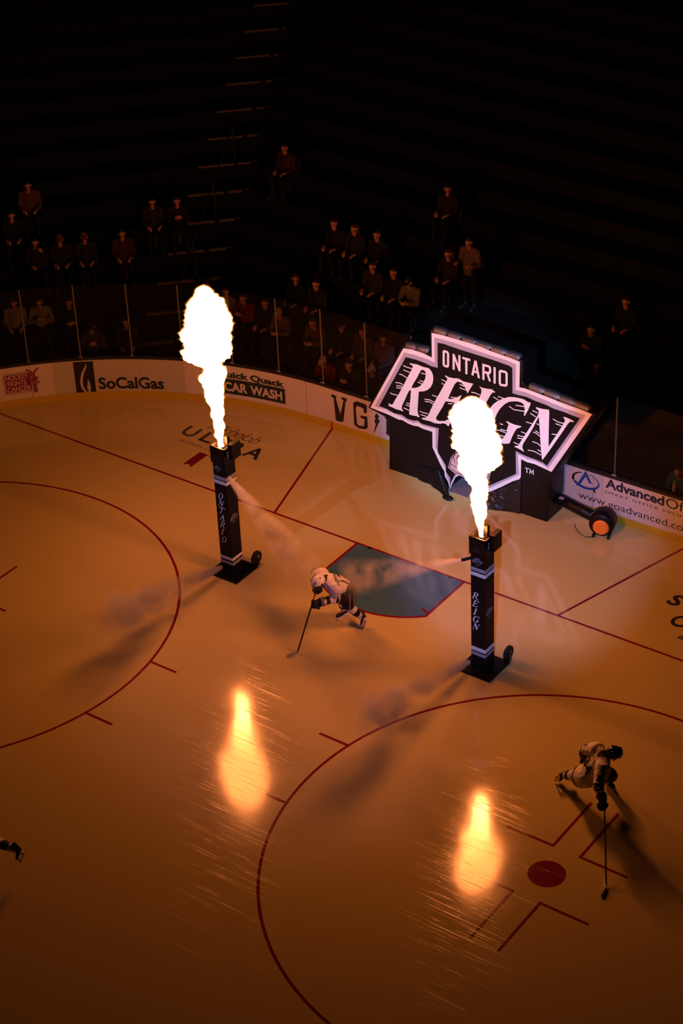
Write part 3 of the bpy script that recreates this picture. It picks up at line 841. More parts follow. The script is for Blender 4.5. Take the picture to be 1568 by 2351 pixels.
# pillow seams along the top edges, which catch the spotlight
m = MB()
for (x0, z0, x1, z1, n) in ((-1.82, 3.03, -1.25, 3.055, 2), (-1.14, 3.57, 0.86, 3.49, 6), (1.05, 2.94, 2.40, 2.82, 4)):
    for i in range(n):
        a = (x0 + (x1 - x0) * i / n, z0 + (z1 - z0) * i / n)
        b = (x0 + (x1 - x0) * (i + 1) / n, z0 + (z1 - z0) * (i + 1) / n)
        P, R = [], []
        for j in range(9):
            t = j / 8
            P.append((a[0] + (b[0] - a[0]) * t, 2.70, a[1] + (b[1] - a[1]) * t))
            R.append(0.078 + 0.022 * math.sin(PI * min(1, max(0, t))) ** 0.35)
        m.tube(P, R, 18)
m.build('padded_top_edge', M['fabric_sheen'], sign, True)

YS = 2.6
def face(y):
    return lambda a, b: (a, y, max(b, 0.012))
m = FB()
m.poly(WHITE, face(YS), (), 0)
m.poly(GREY, face(YS - 0.005), (), 1)
m.poly(BLACK, face(YS - 0.010), (), 2)
m.poly(G_R, face(YS - 0.015), [G_RH], 0)
for P in (G_E, G_I, G_G, G_N):
    m.poly(P, face(YS - 0.015), (), 0)
for P in SPEED:
    m.stroke(P, 0.020, face(YS - 0.016), False, 0)
for i, (P, closed) in enumerate(ONT):
    m.stroke(P, 0.050, face(YS - 0.015 - 0.0008 * i), bool(closed), 0)
for P in TM:
    m.stroke(P, 0.020, face(YS - 0.002), False, 0)
m.build('crest_face', [M['fabric_white'], M['fabric_grey'], M['fabric_black']], sign)
# lower emblem, split by the doorway
m = FB()
m.poly(EMB_L, face(YS - 0.018), (), 0)
m.poly(EMB_R, face(YS - 0.018), (), 0)
def emb(c, P, f):
    m.stroke([(x, z) for x, z in P], 0.016, f, c, 1)
cx = sum(p[0] for p in EMB_L) / len(EMB_L); cz = sum(p[1] for p in EMB_L) / len(EMB_L)
emb(True, [(cx + (x - cx) * 0.85, cz + (z - cz) * 0.85) for x, z in EMB_L], face(YS - 0.021))
emb(False, [(-0.62, 0.72), (-0.66, 0.85), (-0.60, 1.02), (-0.52, 1.05)], face(YS - 0.021))
emb(False, [(-0.55, 0.70), (-0.58, 0.84), (-0.53, 0.93), (-0.47, 0.90)], face(YS - 0.021))
emb(False, [(-0.74, 0.66), (-0.50, 0.60)], face(YS - 0.021))
cx = sum(p[0] for p in EMB_R) / len(EMB_R); cz = sum(p[1] for p in EMB_R) / len(EMB_R)
emb(True, [(cx + (x - cx) * 0.8, cz + (z - cz) * 0.8) for x, z in EMB_R], face(YS - 0.021))
m.build('crest_emblem', [M['fabric_pink'], M['ink']], sign)
# loose front sheets beside the doorway
def sheet(name, top, bot, n, amp, seed, mt):
    """hanging plastic sheet between two polylines, wrinkled"""
    def lerp(P, t):
        t *= len(P) - 1
        i = min(int(t), len(P) - 2)
        return Vector(P[i]).lerp(Vector(P[i + 1]), t - i)
    v, f = [], []
    r = 14
    for j in range(r + 1):
        for i in range(n + 1):
            p = lerp(top, i / n).lerp(lerp(bot, i / n), j / r)
            w = amp * noise.noise(Vector((p.x * 7 + seed, p.z * 2.5, seed))) * (j / r) ** 0.5
            v.append((p.x, p.y + w, max(0.004, p.z)))
    for j in range(r):
        for i in range(n):
            a = j * (n + 1) + i
            f.append((a, a + 1, a + n + 2, a + n + 1))
    mb = FB(); mb.add(v, [tuple(reversed(q)) for q in f])
    o = mb.build(name, mt, sign, True)
    so = o.modifiers.new('thick', 'SOLIDIFY'); so.thickness = 0.012
    return o
sheet('front_flap', [(0.20, 2.57, 0.27), (0.45, 2.575, 0.44), (0.70, 2.575, 0.66), (0.93, 2.585, 0.84)], [(0.12, 2.34, 0), (0.35, 2.40, 0), (0.62, 2.52, 0), (0.92, 2.60, 0)], 30, 0.07, 3.1, M['fabric_shiny'])
sheet('front_flap', [(-1.55, 2.60, 0.34), (-1.25, 2.595, 0.36), (-1.02, 2.59, 0.42), (-0.84, 2.585, 0.16)], [(-1.55, 2.60, 0), (-1.20, 2.55, 0), (-0.86, 2.40, 0), (-0.56, 2.28, 0)], 24, 0.03, 8.4, M['fabric_black'])
m = MB(); m.ellipsoid((-0.60, 2.27, 0.05), (0.13, 0.07, 0.05))
m.build('flap_weight', M['fabric_black'], sign, True)
m = MB(); m.box((-0.80, 2.55, 0.003), (0.06, 3.2, 0.02))
m.build('tunnel_mat', mat('grey_tunnel_mat', (0.16, 0.14, 0.16), 0.6), sign)

# blower that keeps it inflated
hose = MB()
hose.tube([(1.50, 3.06, 0.32), (1.62, 3.06, 0.32), (2.0, 2.99, 0.30), (2.45, 2.90, 0.29)], [0.11, 0.115, 0.115, 0.11], 20)
hp = thing('air_hose', 'black fabric air hose running from the inflatable tunnel to the blower', 'hose', (1.55, 3.06, 0.0))
hose.build('hose_tube', M['fabric_black'], hp, True)
m = MB(); m.tube([(2.42, 2.906, 0.29), (2.46, 2.898, 0.29)], 0.120, 20)
m.build('hose_clamp', M['fabric_pink'], hp)
m = MB(); m.box((1.60, 2.93, 0.425), (1.70, 3.0, 0.437))
tg = m.build('hose_label', M['board_grey'], hp)
fan = thing('blower_fan', 'black drum blower with an orange intake disc beside the boards', 'blower', (2.66, 2.84, 0))
fd = Vector((0.30, -0.95, 0)).normalized()
c = Vector((2.66, 2.84, 0.29))
m = MB(); m.tube([c + fd * t for t in (-0.19, -0.17, 0.13, 0.16)], [0.235, 0.25, 0.25, 0.225], 28)
m.tube([Vector((2.44, 2.90, 0.29)), c + Vector((-0.05, 0, 0.0))], [0.125, 0.15], 18)
m.build('fan_housing', M['tower_metal'], fan, True)
m = MB(); m.tube([c + fd * t + Vector((0, 0, -0.03)) for t in (0.15, 0.185, 0.20)], [0.165, 0.160, 0.14], 28)
m.build('intake_disc', M['orange'], fan)
m = MB(); m.tube([c + fd * t + Vector((0.012, 0, -0.02)) for t in (0.199, 0.206)], [0.115, 0.110], 24)
m.build('intake_hub', M['orange'], fan)
for sx in (-1, 1):
    side = Vector((-fd.y, fd.x, 0)) * 0.15 * sx
    m = MB(); a = c + side
    m.tube([(a.x - fd.x * 0.16, a.y - fd.y * 0.16, 0.03), (a.x + fd.x * 0.18, a.y + fd.y * 0.18, 0.03)], 0.030, 10)
    m.tube([(a.x, a.y, 0.03), (a.x, a.y, 0.14)], 0.022, 8)
    m.build('fan_foot', M['rubber'], fan)
m = MB()
m.tube([(2.60, 2.62, 0.05), (2.45, 2.55, 0.008), (2.25, 2.62, 0.008), (2.1, 2.75, 0.008), (2.02, 2.85, 0.008)], 0.007, 6)
tag(m.build('power_cord', M['rubber']), 'thin dark cord curling on the ice beside the blower', 'cord')

# ------------------------------------------------------------------ flame towers
def norm_glyph(P, shear):
    x0 = min(p[0] for p in P); z0 = min(p[1] for p in P); z1 = max(p[1] for p in P)
    Q = [((x - x0) + shear * (z - z0), (z - z0)) for x, z in P]
    x0 = min(p[0] for p in Q); x1 = max(p[0] for p in Q)
    return [((x - x0) / (x1 - x0), z / (z1 - z0)) for x, z in Q]
def gl_O():
    o = [(0.5 + 0.5 * math.cos(t) + 0.0, 0.5 + 0.5 * math.sin(t)) for t in [2 * PI * i / 28 for i in range(28)]]
    h = [(0.5 + 0.29 * math.cos(t), 0.5 + 0.43 * math.sin(t)) for t in [2 * PI * i / 28 for i in range(28)]]
    sh = lambda P: [(0.12 + (x * 0.76) + 0.24 * (z - 0.5), z) for x, z in P]
    return sh(o), [sh(h)]
GT_ = [(0.10, 1.0), (1.0, 1.0), (0.95, 0.74), (0.90, 0.75), (0.86, 0.92), (0.66, 0.92), (0.42, 0.08), (0.44, 0.04), (0.54, 0.03), (0.53, 0.0), (0.12, 0.0), (0.13, 0.03), (0.22, 0.05), (0.26, 0.09), (0.50, 0.92), (0.32, 0.92), (0.15, 0.75), (0.08, 0.74)]
GA_ = [(0.58, 1.0), (0.70, 1.0), (0.88, 0.09), (0.98, 0.04), (0.98, 0.0), (0.55, 0.0), (0.56, 0.04), (0.66, 0.08), (0.62, 0.32), (0.30, 0.32), (0.17, 0.08), (0.26, 0.04), (0.25, 0.0), (0.0, 0.0), (0.01, 0.04), (0.09, 0.08)]
GA_H = [(0.34, 0.39), (0.61, 0.39), (0.56, 0.78)]
GLYPH = {'O': gl_O(), 'T': (GT_, []), 'A': (GA_, [GA_H]),
         'I': ([(0.32, 1.0), (0.86, 1.0), (0.85, 0.96), (0.74, 0.93), (0.46, 0.08), (0.58, 0.04), (0.57, 0.0), (0.05, 0.0), (0.06, 0.04), (0.18, 0.07), (0.46, 0.92), (0.34, 0.96)], []),
         'N': ([(0.10, 1.0), (0.40, 1.0), (0.72, 0.33), (0.86, 0.92), (0.76, 0.96), (0.77, 1.0), (1.0, 1.0), (0.99, 0.96), (0.92, 0.92), (0.68, 0.0), (0.62, 0.0), (0.28, 0.72), (0.14, 0.08), (0.24, 0.04), (0.23, 0.0), (0.0, 0.0), (0.01, 0.04), (0.08, 0.08), (0.26, 0.92), (0.11, 0.96)], []),
         'R': ([(0.16, 1.0), (0.66, 1.0), (0.86, 0.94), (0.94, 0.80), (0.90, 0.66), (0.78, 0.56), (0.62, 0.51), (0.86, 0.07), (0.98, 0.04), (0.97, 0.0), (0.72, 0.0), (0.44, 0.49), (0.38, 0.49), (0.28, 0.08), (0.40, 0.04), (0.39, 0.0), (0.0, 0.0), (0.01, 0.04), (0.11, 0.08), (0.30, 0.92), (0.17, 0.96)], [[(0.40, 0.55), (0.56, 0.56), (0.70, 0.66), (0.74, 0.80), (0.66, 0.92), (0.50, 0.94)]]),
         'E': ([(0.16, 1.0), (0.98, 1.0), (0.90, 0.74), (0.86, 0.75), (0.80, 0.90), (0.70, 0.93), (0.48, 0.93), (0.40, 0.56), (0.58, 0.57), (0.68, 0.68), (0.72, 0.68), (0.64, 0.36), (0.60, 0.37), (0.58, 0.48), (0.38, 0.50), (0.28, 0.09), (0.60, 0.07), (0.76, 0.14), (0.84, 0.28), (0.88, 0.27), (0.80, 0.0), (0.0, 0.0), (0.01, 0.04), (0.11, 0.08), (0.30, 0.92), (0.17, 0.96)], []),
         'G': ([(0.98, 1.0), (0.90, 0.68), (0.86, 0.69), (0.84, 0.84), (0.70, 0.94), (0.55, 0.93), (0.36, 0.80), (0.25, 0.55), (0.22, 0.30), (0.30, 0.12), (0.46, 0.06), (0.60, 0.10), (0.68, 0.38), (0.58, 0.41), (0.59, 0.45), (0.98, 0.45), (0.97, 0.41), (0.88, 0.38), (0.80, 0.06), (0.55, 0.0), (0.28, 0.02), (0.08, 0.14), (0.02, 0.34), (0.06, 0.60), (0.20, 0.84), (0.42, 0.98), (0.62, 1.0), (0.80, 0.95), (0.90, 1.0)], [])}

def crest(mb, fn0, fn1, fn2, x0, z0, w, h):
    """small outline of the team crest"""
    X0, X1, Z0_, Z1 = -2.70, 2.48, 0.0, 3.55
    k = lambda P: [(x0 + (a - X0) / (X1 - X0) * w, z0 + (b - Z0_) / (Z1 - Z0_) * h) for a, b in P]
    OUT = [(-1.83, 3.0), (-1.15, 3.0), (-1.15, 3.55), (0.88, 3.47), (0.87, 2.9), (2.48, 2.8), (1.62, 1.22), (0.93, 1.29), (0.92, 0.85), (0.0, 0.1), (-0.9, 0.3), (-1.17, 0.9), (-1.17, 1.27), (-2.70, 1.37)]
    cx, cz = -0.1, 1.9
    INN = [(cx + (a - cx) * 0.90, cz + (b - cz) * 0.90) for a, b in OUT]
    mb.poly(k(OUT), fn0, (), 0)
    mb.poly(k(INN), fn1, (), 1)
    mb.poly(k(G_R), fn2, [k(G_RH)], 0)
    for P in (G_E, G_I, G_G, G_N):
        mb.poly(k(P), fn2, (), 0)
    mb.stroke(k([(-0.9, 3.1), (0.6, 3.1)]), 0.35 / 5.2 * w, fn2, False, 0)

def tower(x0, word, zs, label, top, flame_loc, jets, logo_front, stripes):
    """square tower: front face at y = -2.25, x0 is its left edge"""
    x1 = x0 + 0.295
    ya, yb = -2.25, -1.955
    bx0, bx1, by0, by1 = x0 - 0.20, x0 + 0.49, -2.42, -1.735
    t = thing('flame_tower', label, 'flame machine', ((x0 + x1) / 2, -2.08, 0))
    m = MB(); m.box((bx0, by0, 0.004), (bx1, by1, 0.05))
    m.build('base_plate', M['tower_metal'], t)
    m = MB(); m.box((x0, ya, 0.05), (x1, yb, top - 0.36))
    for za, zb, mi in stripes:
        m.box((x0 - 0.003, ya - 0.003, za), (x1 + 0.003, yb + 0.003, zb), mi)
    m.build('column', [M['tower'], M['stripe_white'], M['stripe_grey']], t)
    f = FB()
    fr = lambda e: (lambda a, b: (a, ya - e, b))
    cxm = (x0 + x1) / 2
    for ch, (dx, zc) in zip(word, zs):
        P, holes = GLYPH[ch]
        w, h = (0.135 if ch not in 'I' else 0.10), 0.145
        sx = x0 + dx - w / 2
        k = lambda Q: [(sx + (a + 0.16 * (b - 0.5)) * w, zc - h / 2 + b * h) for a, b in Q]
        f.poly(k(P), fr(0.004), [k(H) for H in holes], 0)
    f.build('column_lettering', M['stripe_white'], t)
    f = FB()
    crest(f, fr(0.0035), fr(0.0045), fr(0.0055), *logo_front)
    f.build('column_crest', [M['stripe_grey'], M['tower']], t)
    f = FB()
    sd = lambda e: (lambda a, b: (x1 + e, a, b))
    crest(f, sd(0.0035), sd(0.0045), sd(0.0055), ya + 0.02, 1.20, 0.24, 0.19)
    f.build('column_crest', [M['stripe_grey'], M['tower']], t)
    # burner head: open box
    hx0, hx1, hy0, hy1, hz0, hz1 = x0 - 0.022, x1 + 0.024, ya - 0.02, yb + 0.02, top - 0.36, top
    m = MB()
    w = 0.018
    m.box((hx0, hy0, hz0), (hx1, hy1, hz1 - 0.12))
    m.box((hx0, hy0, hz1 - 0.12), (hx1, hy0 + w, hz1))
    m.box((hx0, hy1 - w, hz1 - 0.12), (hx0 + 0.10, hy1, hz1 + 0.06))
    m.box((hx1 - 0.16, hy1 - w, hz1 - 0.12), (hx1, hy1, hz1 - 0.02))
    m.box((hx0, hy0, hz1 - 0.12), (hx0 + w, hy1, hz1))
    m.box((hx1 - w, hy0, hz1 - 0.12), (hx1, hy1, hz1))
    head = m.build('burner_head', M['tower_metal'], t)
    m = MB(); m.box((hx1, yb - 0.20, hz0 + 0.10), (hx1 + 0.10, yb + 0.05, hz1 + 0.07))
    m.build('control_box', M['tower_metal'], t)
    m = MB(); m.box((hx0 + 0.13, hy1 - 0.06, hz1 - 0.12), (hx0 + 0.20, hy1 + 0.02, hz1 + 0.10))
    m.build('ignition_bracket', M['tower_metal'], t)
    nx, ny = (x0 + x1) / 2, (ya + yb) / 2
    m = MB(); m.tube([(nx, ny, hz1 - 0.12), (nx, ny, hz1 - 0.05)], [0.05, 0.03], 14)
    m.build('gas_nozzle', M['steel'], t)
    m = MB()
    for i in range(3):
        m.box((hx1, ya + 0.06, hz1 - 0.12 - i * 0.05), (hx1 + 0.004, ya + 0.12, hz1 - 0.095 - i * 0.05))
    m.build('warning_label', M['stripe_grey'], t)
    f = FB()
    for i in range(2):
        f.stroke([(x0 + 0.05, hz0 + 0.14 - 0.05 * i), (x0 + 0.20, hz0 + 0.14 - 0.05 * i)], 0.014, lambda a, b: (a, hy0 - 0.002, b))
    f.build('nameplate', mat('dim_grey_print', (0.05, 0.05, 0.05)), t)
    # transport wheel at the back right corner
    wx, wy = bx1 - 0.045, by1 + 0.02
    m = MB(); m.tube([(wx - 0.035, wy, 0.21), (wx - 0.025, wy, 0.21), (wx + 0.025, wy, 0.21), (wx + 0.035, wy, 0.21)], [0.125, 0.14, 0.14, 0.125], 26)
    wh = m.build('wheel', M['rubber'], t)
    m = MB(); m.tube([(wx - 0.04, wy, 0.21), (wx + 0.04, wy, 0.21)], 0.055, 16)
    m.build('wheel_hub', M['steel'], wh)
    m = MB(); m.box((wx - 0.055, wy - 0.07, 0.05), (wx - 0.04, wy + 0.02, 0.24)); m.box((wx + 0.04, wy - 0.07, 0.05), (wx + 0.055, wy + 0.02, 0.24))
    m.build('wheel_bracket', M['tower_metal'], t)
    for a, b in jets:
        m = MB(); m.tube([a, b], 0.030, 14)
        m.build('vapour_nozzle', M['tower_metal'], t)
    return t

XA, XB = -2.885, 2.848
tower(XA, 'ONTARIO', [(0.135, 1.81), (0.13, 1.65), (0.128, 1.485), (0.126, 1.325), (0.118, 1.16), (0.108, 0.995), (0.13, 0.825)],
      'left black flame tower with letters reading ONTARIO down its front', 2.895, None,
      [((XA + 0.25, -2.22, 2.34), (XA + 0.40, -2.31, 2.345)), ((XA + 0.06, -2.24, 0.16), (XA + 0.06, -2.33, 0.19))],
      (XA + 0.02, 2.34, 0.17, 0.14), ((2.18, 2.255, 2), (2.085, 2.155, 1), (0.375, 0.44, 1), (0.27, 0.335, 2)))
tower(XB, 'REIGN', [(0.095, 1.66), (0.095, 1.49), (0.095, 1.315), (0.105, 1.155), (0.105, 0.99)],
      'right black flame tower with letters reading REIGN down its front', 2.895, None,
      [((XB + 0.02, -2.20, 2.42), (XB - 0.155, -2.30, 2.355)), ((XB + 0.06, -2.24, 0.20), (XB + 0.02, -2.36, 0.24))],
      (XB + 0.03, 2.30, 0.22, 0.17), ((2.19, 2.26, 2), (2.085, 2.16, 1), (0.46, 0.54, 1), (0.36, 0.43, 2)))

def flame(name, prof, label, seed, group=None):
    """billowing gas plume: rings follow the outline's own axis and half width, roughened in all three directions"""
    prof = sorted(prof, key=lambda q: q[1])
    zs = [q[1] for q in prof]
    z0, z1 = zs[0], zs[-1]
    N, K = 190, 96
    def at(z):
        for i in range(len(prof) - 1):
            if prof[i][1] <= z <= prof[i + 1][1]:
                d = prof[i + 1][1] - prof[i][1]
                t = (z - prof[i][1]) / d if d > 1e-9 else 0
                return tuple(prof[i][j] + (prof[i + 1][j] - prof[i][j]) * t for j in (0, 2))
        return prof[-1][0], prof[-1][2]
    def wide(z, s):
        return sum(at(min(z1, max(z0, z + d * s)))[1] for d in (-1, -0.5, 0, 0.5, 1)) / 5
    # the outline lives in the plane square to the viewer's level gaze; the plume is round about its axis
    R = Vector((0.8135, 0.5815, 0)); D = Vector((-0.5815, 0.8135, 0))
    verts, cool, faces, shell = [], [], [], []
    for i in range(N + 1):
        z = z0 + (z1 - z0) * i / N
        x, r = at(z)
        rd = wide(z, 0.18)
        for k in range(K):
            a = 2 * PI * k / K
            ca, sa = math.cos(a), math.sin(a)
            base = Vector((x, -2.1, z)) + R * ca * r + D * sa * (0.5 * r + 0.5 * rd) * 0.95
            out = (R * ca + D * sa)
            q = base * 3.4 + Vector((seed, seed * 1.7, 0))
            big = noise.fractal(q, 0.9, 2.1, 5)
            fine = noise.fractal(base * 17 + Vector((seed, 0, seed)), 0.8, 2.2, 3)
            amp = min(r, 0.35)
            face_on = abs(sa)
            rag = noise.fractal(base * 30 + Vector((0, seed, seed)), 0.7, 2.1, 3)
            b1 = abs(noise.noise(base * 5.5 + Vector((seed, 0, 0)))) - 0.18
            b2 = abs(noise.noise(base * 12 + Vector((0, seed, 0)))) - 0.18
            d = amp * (0.14 * big * face_on + 0.30 * b1 + 0.16 * b2 + 0.03 * rag)
            shell.append(base + out * (d + 0.016 + 0.055 * max(0.0, fine) * min(1.0, r / 0.25)) + Vector((0, 0, 0.015)))
            p = base + out * d + Vector((0, 0, 0.03 * fine * min(1, r / 0.2)))
            verts.append(p)
            cool.append(min(1.0, max(0.0, (fine - 0.62) / 0.3)))
    for i in range(N):
        for k in range(K):
            a = i * K + k
            b = i * K + (k + 1) % K
            faces.append((a, b, b + K, a + K))
    faces.append(tuple(reversed(range(K))))
    faces.append(tuple(range(N * K, (N + 1) * K)))
    me = bpy.data.meshes.new(name)
    me.from_pydata(verts, [], faces)
    me.materials.append(M['flame'])
    at_ = me.attributes.new('cool', 'FLOAT', 'POINT')
    at_.data.foreach_set('value', cool)
    me.shade_smooth()
    o = link(name, me)
    tag(o, label, 'flame', group)
    sh = bpy.data.meshes.new('flame_fringe')
    sh.from_pydata(shell, [], faces)
    sh.materials.append(M['fringe'])
    link('flame_fringe', sh, o)['label'] = 'thin orange glow round the flame'
    return o
flame('flame', FLAME_A, 'tall white-hot flame shooting from the left tower in front of the curved boards', 2.3)
flame('flame', FLAME_B, 'white-hot flame shooting from the right tower in front of the crest', 9.1)

def plume(a, b, r0, r1, peak, tail, seed, label):
    a, b = Vector(a), Vector(b)
    L = (b - a).length
    n, K = 26, 24
    verts, faces = [], []
    for i in range(n + 1):
        u = i / n
        r = (r0 + (r1 - r0) * u) * 1.02
        if u > 0.9:
            r *= math.sqrt(max(0.02, 1 - ((u - 0.9) / 0.102) ** 2))
        for k in range(K):
            t = 2 * PI * k / K
            verts.append((u * L, r * math.cos(t), r * math.sin(t)))
    for i in range(n):
        for k in range(K):
            p = i * K + k; q = i * K + (k + 1) % K
            faces.append((p, q, q + K, p + K))
    faces.append(tuple(reversed(range(K)))); faces.append(tuple(range(n * K, (n + 1) * K)))
    me = bpy.data.meshes.new('vapour_plume')
    me.from_pydata(verts, [], faces)
    me.materials.append(smoke_mat('vapour', L, r0, r1, peak, tail, seed))
    o = bpy.data.objects.new('vapour_plume', me)
    o.location = a
    o.rotation_euler = (b - a).to_track_quat('X', 'Z').to_euler()
    COL.objects.link(o)
    return tag(o, label, 'smoke', 'vapour jets from the towers')
plume((-2.48, -2.30, 2.345), (0.35, -3.46, 1.66), 0.05, 0.50, 40.0, 6.0, 1.0, 'long white vapour plume slanting from the left tower neck towards the front skater')
plume((2.69, -2.30, 2.355), (0.75, -3.35, 1.80), 0.035, 0.48, 30.0, 3.5, 4.0, 'pale vapour plume drifting over the blue crease from the right tower neck')
plume((-2.825, -2.33, 0.20), (-2.83, -5.75, 0.98), 0.05, 0.60, 60.0, 7.0, 7.0, 'vapour plume blowing forward from the base of the left tower')
plume((2.868, -2.36, 0.25), (2.86, -5.70, 1.15), 0.05, 0.60, 60.0, 7.0, 11.0, 'vapour plume blowing forward from the base of the right tower')

# ------------------------------------------------------------------ people
M['skin'] = mat('skin', (0.38, 0.19, 0.125), 0.55)
M['jersey_white'] = mat('white_jersey_knit', (0.60, 0.58, 0.58), 0.8, 0.2, bump=(22, 0.012, 0.5))
M['kit_black'] = mat('black_kit_fabric', (0.010, 0.010, 0.011), 0.7, 0.25, bump=(22, 0.012, 0.5))
M['kit_grey'] = mat('grey_kit_fabric', (0.30, 0.30, 0.32), 0.75, 0.2)
M['helmet_white'] = mat('white_helmet_shell', (0.74, 0.73, 0.72), 0.18)
M['helmet_black'] = mat('black_helmet_shell', (0.015, 0.013, 0.012), 0.16)
M['blade_holder'] = mat('white_blade_holder', (0.7, 0.68, 0.66), 0.35)
M['stick_black'] = mat('black_stick_shaft', (0.012, 0.012, 0.012), 0.35)
M['stick_blade'] = mat('tan_taped_blade', (0.42, 0.33, 0.22), 0.6)
M['stick_yellow'] = mat('yellow_stick_band', (0.55, 0.38, 0.04), 0.45)
M['hair'] = mat('dark_brown_hair', (0.02, 0.012, 0.008), 0.6)
def visor_mat():
    m = bpy.data.materials.new('clear_visor')
    m.use_nodes = True
    nt = m.node_tree
    nt.nodes.clear()
    out = nt.nodes.new('ShaderNodeOutputMaterial')
    t = nt.nodes.new('ShaderNodeBsdfTransparent'); t.inputs['Color'].default_value = (0.9, 0.9, 0.9, 1)
    g = nt.nodes.new('ShaderNodeBsdfGlossy'); g.inputs['Roughness'].default_value = 0.05
    f = nt.nodes.new('ShaderNodeFresnel'); f.inputs['IOR'].default_value = 1.5
    mx = nt.nodes.new('ShaderNodeMixShader')
    nt.links.new(f.outputs[0], mx.inputs[0]); nt.links.new(t.outputs[0], mx.inputs[1]); nt.links.new(g.outputs[0], mx.inputs[2])
    nt.links.new(mx.outputs[0], out.inputs['Surface'])
    return m
M['visor'] = visor_mat()

def capsule(mb, p0, r0, p1, r1, side=None, w=1.0, n=14):
    """tapered capsule, its section stretched by w along 'side'"""
    p0, p1 = Vector(p0), Vector(p1)
    ax = p1 - p0
    L = ax.length
    t = ax / L if L > 1e-6 else Vector((0, 0, 1))
    s = Vector(side) if side is not None else (Vector((1, 0, 0)) if abs(t.x) < 0.8 else Vector((0, 1, 0)))
    s = (s - t * s.dot(t)).normalized()
    u = t.cross(s)
    prof = []
    for i in range(0, 5):
        a = PI / 2 * i / 4
        prof.append((-r0 * math.cos(a), r0 * math.sin(a)))
    for i in range(0, 5):
        a = PI / 2 * i / 4
        prof.append((L + r1 * math.sin(a), r1 * math.cos(a)))
    v, f = [], []
    for d, r in prof:
        r = max(r, 1e-4)
        for k in range(n):
            b = 2 * PI * k / n
            v.append(p0 + t * d + s * (r * w * math.cos(b)) + u * (r * math.sin(b)))
    for i in range(len(prof) - 1):
        for k in range(n):
            a, b = i * n + k, i * n + (k + 1) % n
            f.append((a, b, b + n, a + n))
    f.append(tuple(reversed(range(n))))
    f.append(tuple(range((len(prof) - 1) * n, len(prof) * n)))
    mb.add(v, f)

def fuse(mb, name, voxel, mats, smooth=6):
    """melt overlapping capsules into one continuous surface"""
    me = MB.mesh(mb, name, [])
    o = bpy.data.objects.new(name, me)
    COL.objects.link(o)
    r = o.modifiers.new('r', 'REMESH')
    r.mode = 'VOXEL'; r.voxel_size = voxel; r.adaptivity = 0.0
    s = o.modifiers.new('s', 'SMOOTH')
    s.factor = 0.5; s.iterations = smooth
    dg = bpy.context.evaluated_depsgraph_get()
    res = bpy.data.meshes.new_from_object(o.evaluated_get(dg))
    bpy.data.objects.remove(o)
    bpy.data.meshes.remove(me)
    res.name = name
    res.materials.clear()
    for m_ in (mats if isinstance(mats, (list, tuple)) else [mats]):
        res.materials.append(m_)
    for p in res.polygons:
        p.use_smooth = True
    return res

def paint(me, fn):
    for p in me.polygons:
        p.material_index = fn(p.center)

def cut(me, a, b, ts, r):
    """clean edge loops across a limb, so that stripes end crisply"""
    a, b = Vector(a), Vector(b)
    bm = bmesh.new()
    bm.from_mesh(me)
    for t in ts:
        co = a.lerp(b, t)
        fs = [f for f in bm.faces if (f.calc_center_median() - co).length < r]
        geom = list({v for f in fs for v in f.verts}) + list({e for f in fs for e in f.edges}) + fs
        bmesh.ops.bisect_plane(bm, geom=geom, dist=1e-5, plane_co=co, plane_no=(b - a).normalized())
    bm.to_mesh(me)
    bm.free()

def along(p, a, b):
    """(parameter along a-b, distance from it)"""
    a, b = Vector(a), Vector(b)
    d = b - a
    t = (p - a).dot(d) / d.length_squared
    return t, (p - (a + d * min(1, max(0, t)))).length

def hand_caps(mb, wrist, hand, palm_n, r=1.0, curl=1.1):
    """palm, four unequal curled fingers and a side thumb; palm_n is the way the palm faces"""
    w, h = Vector(wrist), Vector(hand)
    d = (h - w).normalized()
    nrm = Vector(palm_n); nrm = (nrm - d * nrm.dot(d)).normalized()
    s = d.cross(nrm)
    capsule(mb, w, 0.026 * r, h, 0.024 * r, s, 1.55)
    for i, (off, ln) in enumerate(((-0.033, 0.062), (-0.011, 0.072), (0.011, 0.068), (0.032, 0.052))):
        a = h + s * off * r + d * 0.012 * r
        a1 = curl * 0.55
        b = a + (d * math.cos(a1) + nrm * math.sin(a1)) * ln * 0.55 * r
        a2 = curl * 1.5
        c_ = b + (d * math.cos(a2) + nrm * math.sin(a2)) * ln * 0.5 * r
        capsule(mb, a, 0.0095 * r, b, 0.009 * r, n=8)
        capsule(mb, b, 0.009 * r, c_, 0.008 * r, n=8)
    a = w.lerp(h, 0.35) - s * 0.034 * r
    b = a + (d * 0.55 - s * 0.55 + nrm * 0.5).normalized() * 0.036 * r
    c_ = b + (d * 0.75 + nrm * 0.55).normalized() * 0.030 * r
    capsule(mb, a, 0.012 * r, b, 0.011 * r, n=8)
    capsule(mb, b, 0.011 * r, c_, 0.009 * r, n=8)

